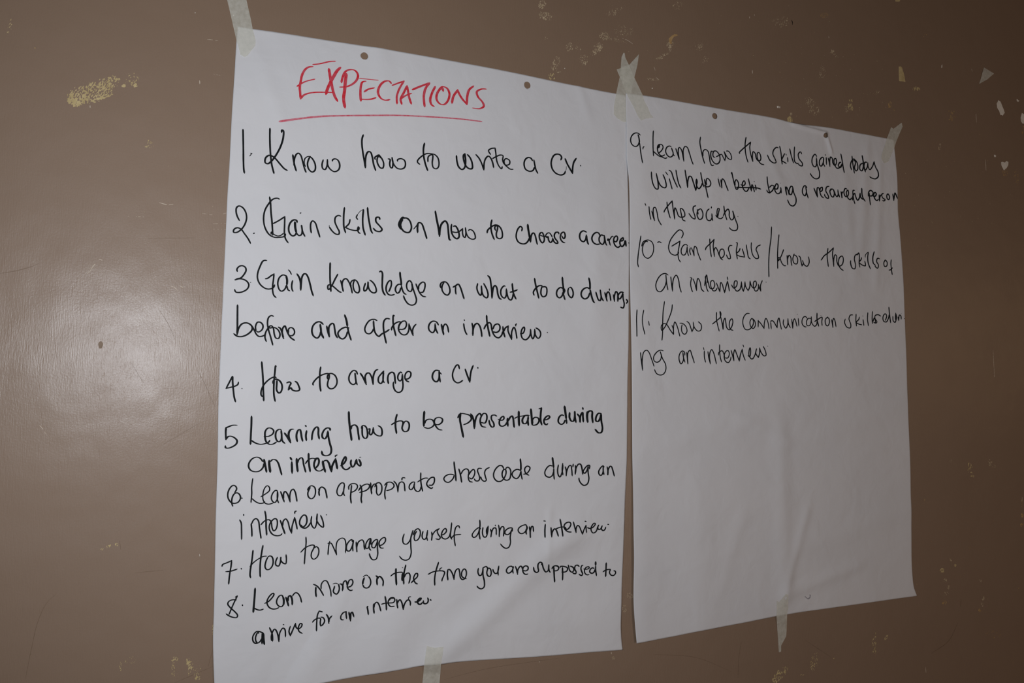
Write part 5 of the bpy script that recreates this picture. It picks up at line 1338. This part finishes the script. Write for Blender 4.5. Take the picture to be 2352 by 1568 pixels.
for q, (cx, cz, ax, az, bx, bz, cover, grain_mm, key) in enumerate(PEELED):
    la, lb = math.hypot(ax, az), math.hypot(bx, bz)
    cell = 0.00028 if max(la, lb) < 0.02 else 0.00036
    nx, nz = int(2 * la / cell) + 1, int(2 * lb / cell) + 1
    vs, fs, index = [], [], {}
    fr = 1.0 / (grain_mm * (0.0012 if key == 'y' else 0.00085))
    if key != 'y': cover *= 0.8
    depth = 0.00010 + 0.00001 * (q % 12)
    ca, sa = math.cos(math.radians(28)), math.sin(math.radians(28))
    if cover <= 0.02:                            # loose specks over a wide stretch of wall
        rng = np.random.default_rng(q)
        for _ in range(int(cover * 26000 * la * lb / 0.02)):
            s, t = rng.uniform(-1, 1, 2)
            x, z = cx + s * ax + t * bx, cz + s * az + t * bz
            b0 = len(vs)
            n, r = int(rng.integers(4, 7)), rng.uniform(0.35, 1.0) * grain_mm * 0.0005
            for k in range(n):
                rr_ = r * rng.uniform(0.6, 1.2)
                vs.append((x + rr_ * math.cos(k * 2 * math.pi / n), -0.00012, z + 1.3 * rr_ * math.sin(k * 2 * math.pi / n)))
            fs.append(tuple(range(b0, b0 + n)))
    else:
        def corner(i, j):
            if (i, j) not in index:
                s, t = (2 * i / nx - 1), (2 * j / nz - 1)
                x, z = cx + s * ax + t * bx, cz + s * az + t * bz
                jx = noise.noise(Vector((i * 0.9, j * 0.9, q))) * cell * 0.5
                jz = noise.noise(Vector((j * 0.9, i * 0.9, q + 50))) * cell * 0.5
                index[(i, j)] = len(vs)
                vs.append((x + jx, -depth, z + jz))
            return index[(i, j)]
        for i in range(nx):
            for j in range(nz):
                s, t = 2 * (i + 0.5) / nx - 1, 2 * (j + 0.5) / nz - 1
                r = math.hypot(s, t)
                if r > 1.15: continue
                x, z = cx + s * ax + t * bx, cz + s * az + t * bz
                # flecks are longer along the drag of whatever tore the paint off
                xr, zr = (x * ca - z * sa) * fr, (x * sa + z * ca) * fr * 0.5
                v = noise.noise(Vector((xr, zr, q * 3.7))) + 0.3 * noise.noise(Vector((xr * 2.1, zr * 2.1, q + 9)))
                v += 0.4 * noise.noise(Vector((xr * 0.2, zr * 0.25, q + 4)))
                limit = (0.5 - cover) * 1.0 + max(0.0, r - 0.8) * 1.6
                if v > limit: fs.append((corner(i, j), corner(i + 1, j), corner(i + 1, j + 1), corner(i, j + 1)))
    if not fs: continue
    o = obj('peeled_paint', vs, fs, UNDER[key], wall)
    o['kind'] = 'stuff'

CHIPS = [
    ('y', [(1.2157, 2.0584), (1.2204, 2.0587), (1.2251, 2.0582), (1.2271, 2.0507), (1.2304, 2.0442), (1.2332, 2.0297), (1.2241, 2.0290), (1.2159, 2.0281)]),
    ('y', [(1.2109, 2.1917), (1.2250, 2.1947), (1.2225, 2.1906), (1.2120, 2.1888)]),
    ('g', [(1.4947, 2.0268), (1.4998, 2.0356), (1.5063, 2.0333), (1.5113, 2.0247), (1.5150, 2.0187), (1.5186, 2.0108), (1.5116, 2.0036), (1.5049, 2.0040), (1.5013, 2.0119), (1.4956, 2.0176)]),
    ('g', [(1.5681, 2.0079), (1.5721, 2.0194), (1.5789, 2.0171), (1.5869, 2.0107), (1.5848, 1.9970), (1.5736, 1.9954), (1.5684, 2.0003)]),
    ('g', [(1.5019, 1.9030), (1.5066, 1.9041), (1.5132, 1.9035), (1.5188, 1.9079), (1.5240, 1.9058), (1.5237, 1.8992), (1.5180, 1.8920), (1.5097, 1.8864), (1.5046, 1.8922), (1.5023, 1.8975)]),
    ('g', [(1.5571, 2.0461), (1.5599, 2.0470), (1.5611, 2.0448), (1.5659, 2.0446), (1.5616, 2.0411), (1.5576, 2.0424)]),
    ('g', [(1.4807, 1.9156), (1.4846, 1.9161), (1.4872, 1.9136), (1.4844, 1.9110), (1.4811, 1.9119)]),
    ('g', [(0.9134, 1.9312), (0.9159, 1.9324), (0.9179, 1.9307), (0.9168, 1.9281), (0.9139, 1.9281)]),
    ('g', [(0.9189, 1.9317), (0.9206, 1.9315), (0.9203, 1.9283), (0.9188, 1.9284)]),
    ('o', [(0.7001, 2.0234), (0.7031, 2.0221), (0.6948, 2.0182), (0.6913, 2.0130), (0.6895, 2.0073), (0.6903, 2.0044), (0.6864, 2.0037), (0.6843, 2.0078), (0.6852, 2.0141), (0.6904, 2.0189), (0.6966, 2.0235)]),
    ('g', [(-0.0066, 1.9137), (-0.0052, 1.9140), (-0.0049, 1.9128), (-0.0062, 1.9121)]),
    ('g', [(-0.0533, 1.9078), (-0.0526, 1.9079), (-0.0525, 1.9064), (-0.0533, 1.9063)]),
    ('o', [(-0.2318, 1.8265), (-0.2307, 1.8267), (-0.2304, 1.8254), (-0.2315, 1.8252)]),
    ('g', [(0.4882, 1.9271), (0.4897, 1.9274), (0.4897, 1.9260), (0.4882, 1.9257)]),
    ('g', [(0.6505, 1.9216), (0.6522, 1.9219), (0.6522, 1.9200), (0.6505, 1.9197)]),
    ('o', [(1.5077, 1.0301), (1.5116, 1.0306), (1.5102, 1.0282)]),
    ('g', [(-0.0224, 1.2018), (-0.0219, 1.2021), (-0.0216, 1.1999), (-0.0220, 1.1988)]),
    ('g', [(1.3345, 2.0811), (1.3364, 2.0837), (1.3362, 2.0769), (1.3336, 2.0755)]),
]
for q, (key, pts) in enumerate(CHIPS):
    n = len(pts)
    c = np.mean(pts, 0)
    ring, inner = [], []
    for i in range(n):
        a, b = np.array(pts[i]), np.array(pts[(i + 1) % n])
        for t in (0.0, 0.5):
            w = a + (b - a) * t
            w = w + (w - c) * 0.10 * noise.noise(Vector((w[0] * 900, w[1] * 900, q)))
            ring.append(w)
    vs = [(w[0], -0.00002, w[1]) for w in ring] + [(c[0] + (w[0] - c[0]) * 0.9, -0.0003, c[1] + (w[1] - c[1]) * 0.9) for w in ring]
    k = len(ring)
    fs = [(i, (i + 1) % k, k + (i + 1) % k, k + i) for i in range(k)] + [tuple(range(k, 2 * k))]
    obj('paint_chip', vs, fs, UNDER[key], wall)

SCRATCHES_GLINTS = [
    ('l', 0.90, [(-0.0442, 1.8169), (-0.0438, 1.8119)]),
    ('l', 0.93, [(-0.1690, 1.7636), (-0.1688, 1.7606)]),
    ('l', 0.51, [(-0.0369, 1.8738), (-0.0316, 1.8743), (-0.0235, 1.8746)]),
    ('l', 0.28, [(-0.0278, 1.8282), (-0.0192, 1.8277)]),
    ('l', 1.32, [(0.8594, 1.9883), (0.8595, 1.9820)]),
    ('l', 1.16, [(0.8545, 2.0858), (0.8547, 2.0822)]),
    ('l', 1.07, [(0.8655, 2.0920), (0.8656, 2.0896)]),
    ('l', 1.21, [(1.4301, 1.9955), (1.4315, 1.9764)]),
    ('l', 1.21, [(1.4549, 1.9026), (1.4551, 1.8788)]),
    ('l', 0.96, [(1.4583, 1.5079), (1.4589, 1.4805), (1.4595, 1.4540)]),
    ('l', 1.71, [(1.4590, 1.4575), (1.4595, 1.4531)]),
    ('l', 0.89, [(1.4218, 2.0891), (1.4234, 2.0830)]),
    ('l', 1.05, [(1.0382, 2.0850), (1.0387, 2.0809)]),
    ('l', 1.14, [(0.5748, 1.0119), (0.5751, 1.0086)]),
    ('l', 0.74, [(0.4525, 1.0133), (0.4529, 1.0107)]),
    ('d', 1.67, [(0.9499, 2.0985), (0.9519, 2.0948), (0.9518, 2.0898)]),
    ('l', 0.76, [(-0.1632, 1.5515), (-0.1600, 1.5555), (-0.1574, 1.5611), (-0.1547, 1.5646), (-0.1507, 1.5704), (-0.1458, 1.5696), (-0.1421, 1.5721), (-0.1369, 1.5747)]),  # painted glint: pale colour in place of a highlight on the gloss
    ('l', 0.64, [(-0.0880, 1.6501), (-0.0859, 1.6491), (-0.0788, 1.6476), (-0.0726, 1.6477), (-0.0666, 1.6506)]),
    ('l', 0.75, [(-0.0681, 1.5424), (-0.0640, 1.5409), (-0.0603, 1.5372)]),
    ('l', 0.70, [(-0.0580, 1.5436), (-0.0538, 1.5410)]),
    ('f', 0.76, [(-0.2540, 1.5457), (-0.2365, 1.5506), (-0.2211, 1.5570), (-0.2145, 1.5612)]),
    ('l', 0.53, [(-0.2065, 1.3673), (-0.2022, 1.3626), (-0.1979, 1.3553)]),
    ('l', 0.44, [(-0.0350, 1.6401), (-0.0159, 1.6397), (-0.0053, 1.6437)]),
    ('l', 0.44, [(-0.0213, 1.6276), (-0.0054, 1.6297)]),
    ('l', 0.39, [(-0.0211, 1.6207), (-0.0051, 1.6216)]),
    ('l', 0.42, [(-0.1220, 1.6275), (-0.1027, 1.6288)]),
    ('f', 0.53, [(-0.0972, 1.6019), (-0.0412, 1.6073)]),
    ('f', 0.58, [(-0.0817, 1.5125), (-0.0731, 1.4996), (-0.0666, 1.4876), (-0.0610, 1.4739)]),
    ('f', 0.59, [(-0.0350, 1.4383), (-0.0240, 1.4189), (-0.0154, 1.3993), (-0.0098, 1.3881)]),
    ('f', 0.46, [(-0.1107, 1.4448), (-0.0949, 1.4178)]),
    ('f', 0.54, [(-0.0274, 1.3686), (-0.0524, 1.3522), (-0.0696, 1.3414)]),
    ('f', 0.48, [(-0.1785, 1.1669), (-0.1887, 1.1556), (-0.1966, 1.1342), (-0.2014, 1.1047), (-0.2060, 1.0705)]),
    ('f', 0.46, [(-0.0953, 1.1844), (-0.0636, 1.1851)]),
    ('f', 0.45, [(-0.1138, 1.2252), (-0.1123, 1.2135)]),
    ('f', 0.48, [(-0.0022, 1.0821), (-0.0071, 1.0611)]),
    ('f', 0.48, [(-0.0015, 1.0604), (-0.0459, 1.0458)]),
    ('f', 0.80, [(0.8228, 1.0003), (0.8172, 0.9748), (0.8150, 0.9426)]),
    ('f', 0.66, [(0.6504, 0.9998), (0.7330, 0.9847), (0.8018, 0.9541)]),
    ('f', 0.62, [(0.4896, 1.0134), (0.3707, 1.0120), (0.3051, 1.0051)]),
    ('f', 0.76, [(0.9595, 0.9875), (1.0177, 0.9512)]),
    ('f', 1.18, [(1.3342, 0.9791), (1.3094, 0.9492), (1.2625, 0.9303)]),
    ('f', 1.19, [(1.3456, 1.0232), (1.3426, 1.0095)]),
    ('l', 0.63, [(0.5839, 1.9969), (0.6028, 1.9946), (0.6178, 1.9885)]),
    ('l', 0.73, [(0.6548, 1.9586), (0.6574, 1.9523)]),
    ('l', 0.97, [(0.6590, 1.9406), (0.6642, 1.9377)]),
    ('l', 1.29, [(1.5303, 1.2102), (1.5285, 1.2007)]),
    ('l', 0.85, [(1.2457, 0.9076), (1.2464, 0.8964)]),
]
for q, (key, width, pts) in enumerate(SCRATCHES_GLINTS):
    P = np.array(spline(pts))
    if len(pts) == 2: P = np.array(pts[0]) + (np.array(pts[1]) - np.array(pts[0])) * np.linspace(0, 1, 24)[:, None]
    T = np.gradient(P, axis=0)
    T /= np.maximum(np.linalg.norm(T, axis=1), 1e-9)[:, None]
    N = np.stack([-T[:, 1], T[:, 0]], 1)
    n = len(P)
    w = width / 2000 * np.array([(0.25 + math.sin(math.pi * (i + 0.5) / n) ** 0.5) * (0.8 + 0.8 * noise.noise(Vector((i * 0.7, q, 0)))) for i in range(n)])
    A, B = P + N * w[:, None], P - N * w[:, None]
    vs = [(a[0], -0.0001, a[1]) for a in A] + [(b[0], -0.0001, b[1]) for b in B]
    long_one = key == 'l' and abs(P[-1][0] - P[0][0]) > 0.008      # long pale scratches and glints are broken by gaps
    fs = [(i, i + 1, n + i + 1, n + i) for i in range(n - 1) if not long_one or noise.noise(Vector((i * 0.33, q * 5.1, 3))) > -0.05]
    if fs: obj('scratch_and_glint', vs, fs, SCRATCH_GLINT[key], wall)

MARKS = [(-0.1447, 1.4644, 0.0026, 0.0046)]
for x, z, rx, rz in MARKS:
    ring = [(x + rx * math.cos(t) * (1 + 0.12 * math.sin(3 * t)), z + rz * math.sin(t)) for t in np.linspace(0, 2 * math.pi, 20, endpoint=False)]
    vs = [(a, -0.0001, b) for a, b in ring] + [(x + (a - x) * 0.6, -0.00025, z + (b - z) * 0.6) for a, b in ring]
    fs = [(i, (i + 1) % 20, 20 + (i + 1) % 20, 20 + i) for i in range(20)] + [tuple(range(20, 40))]
    obj('dent', vs, fs, DENT, wall)
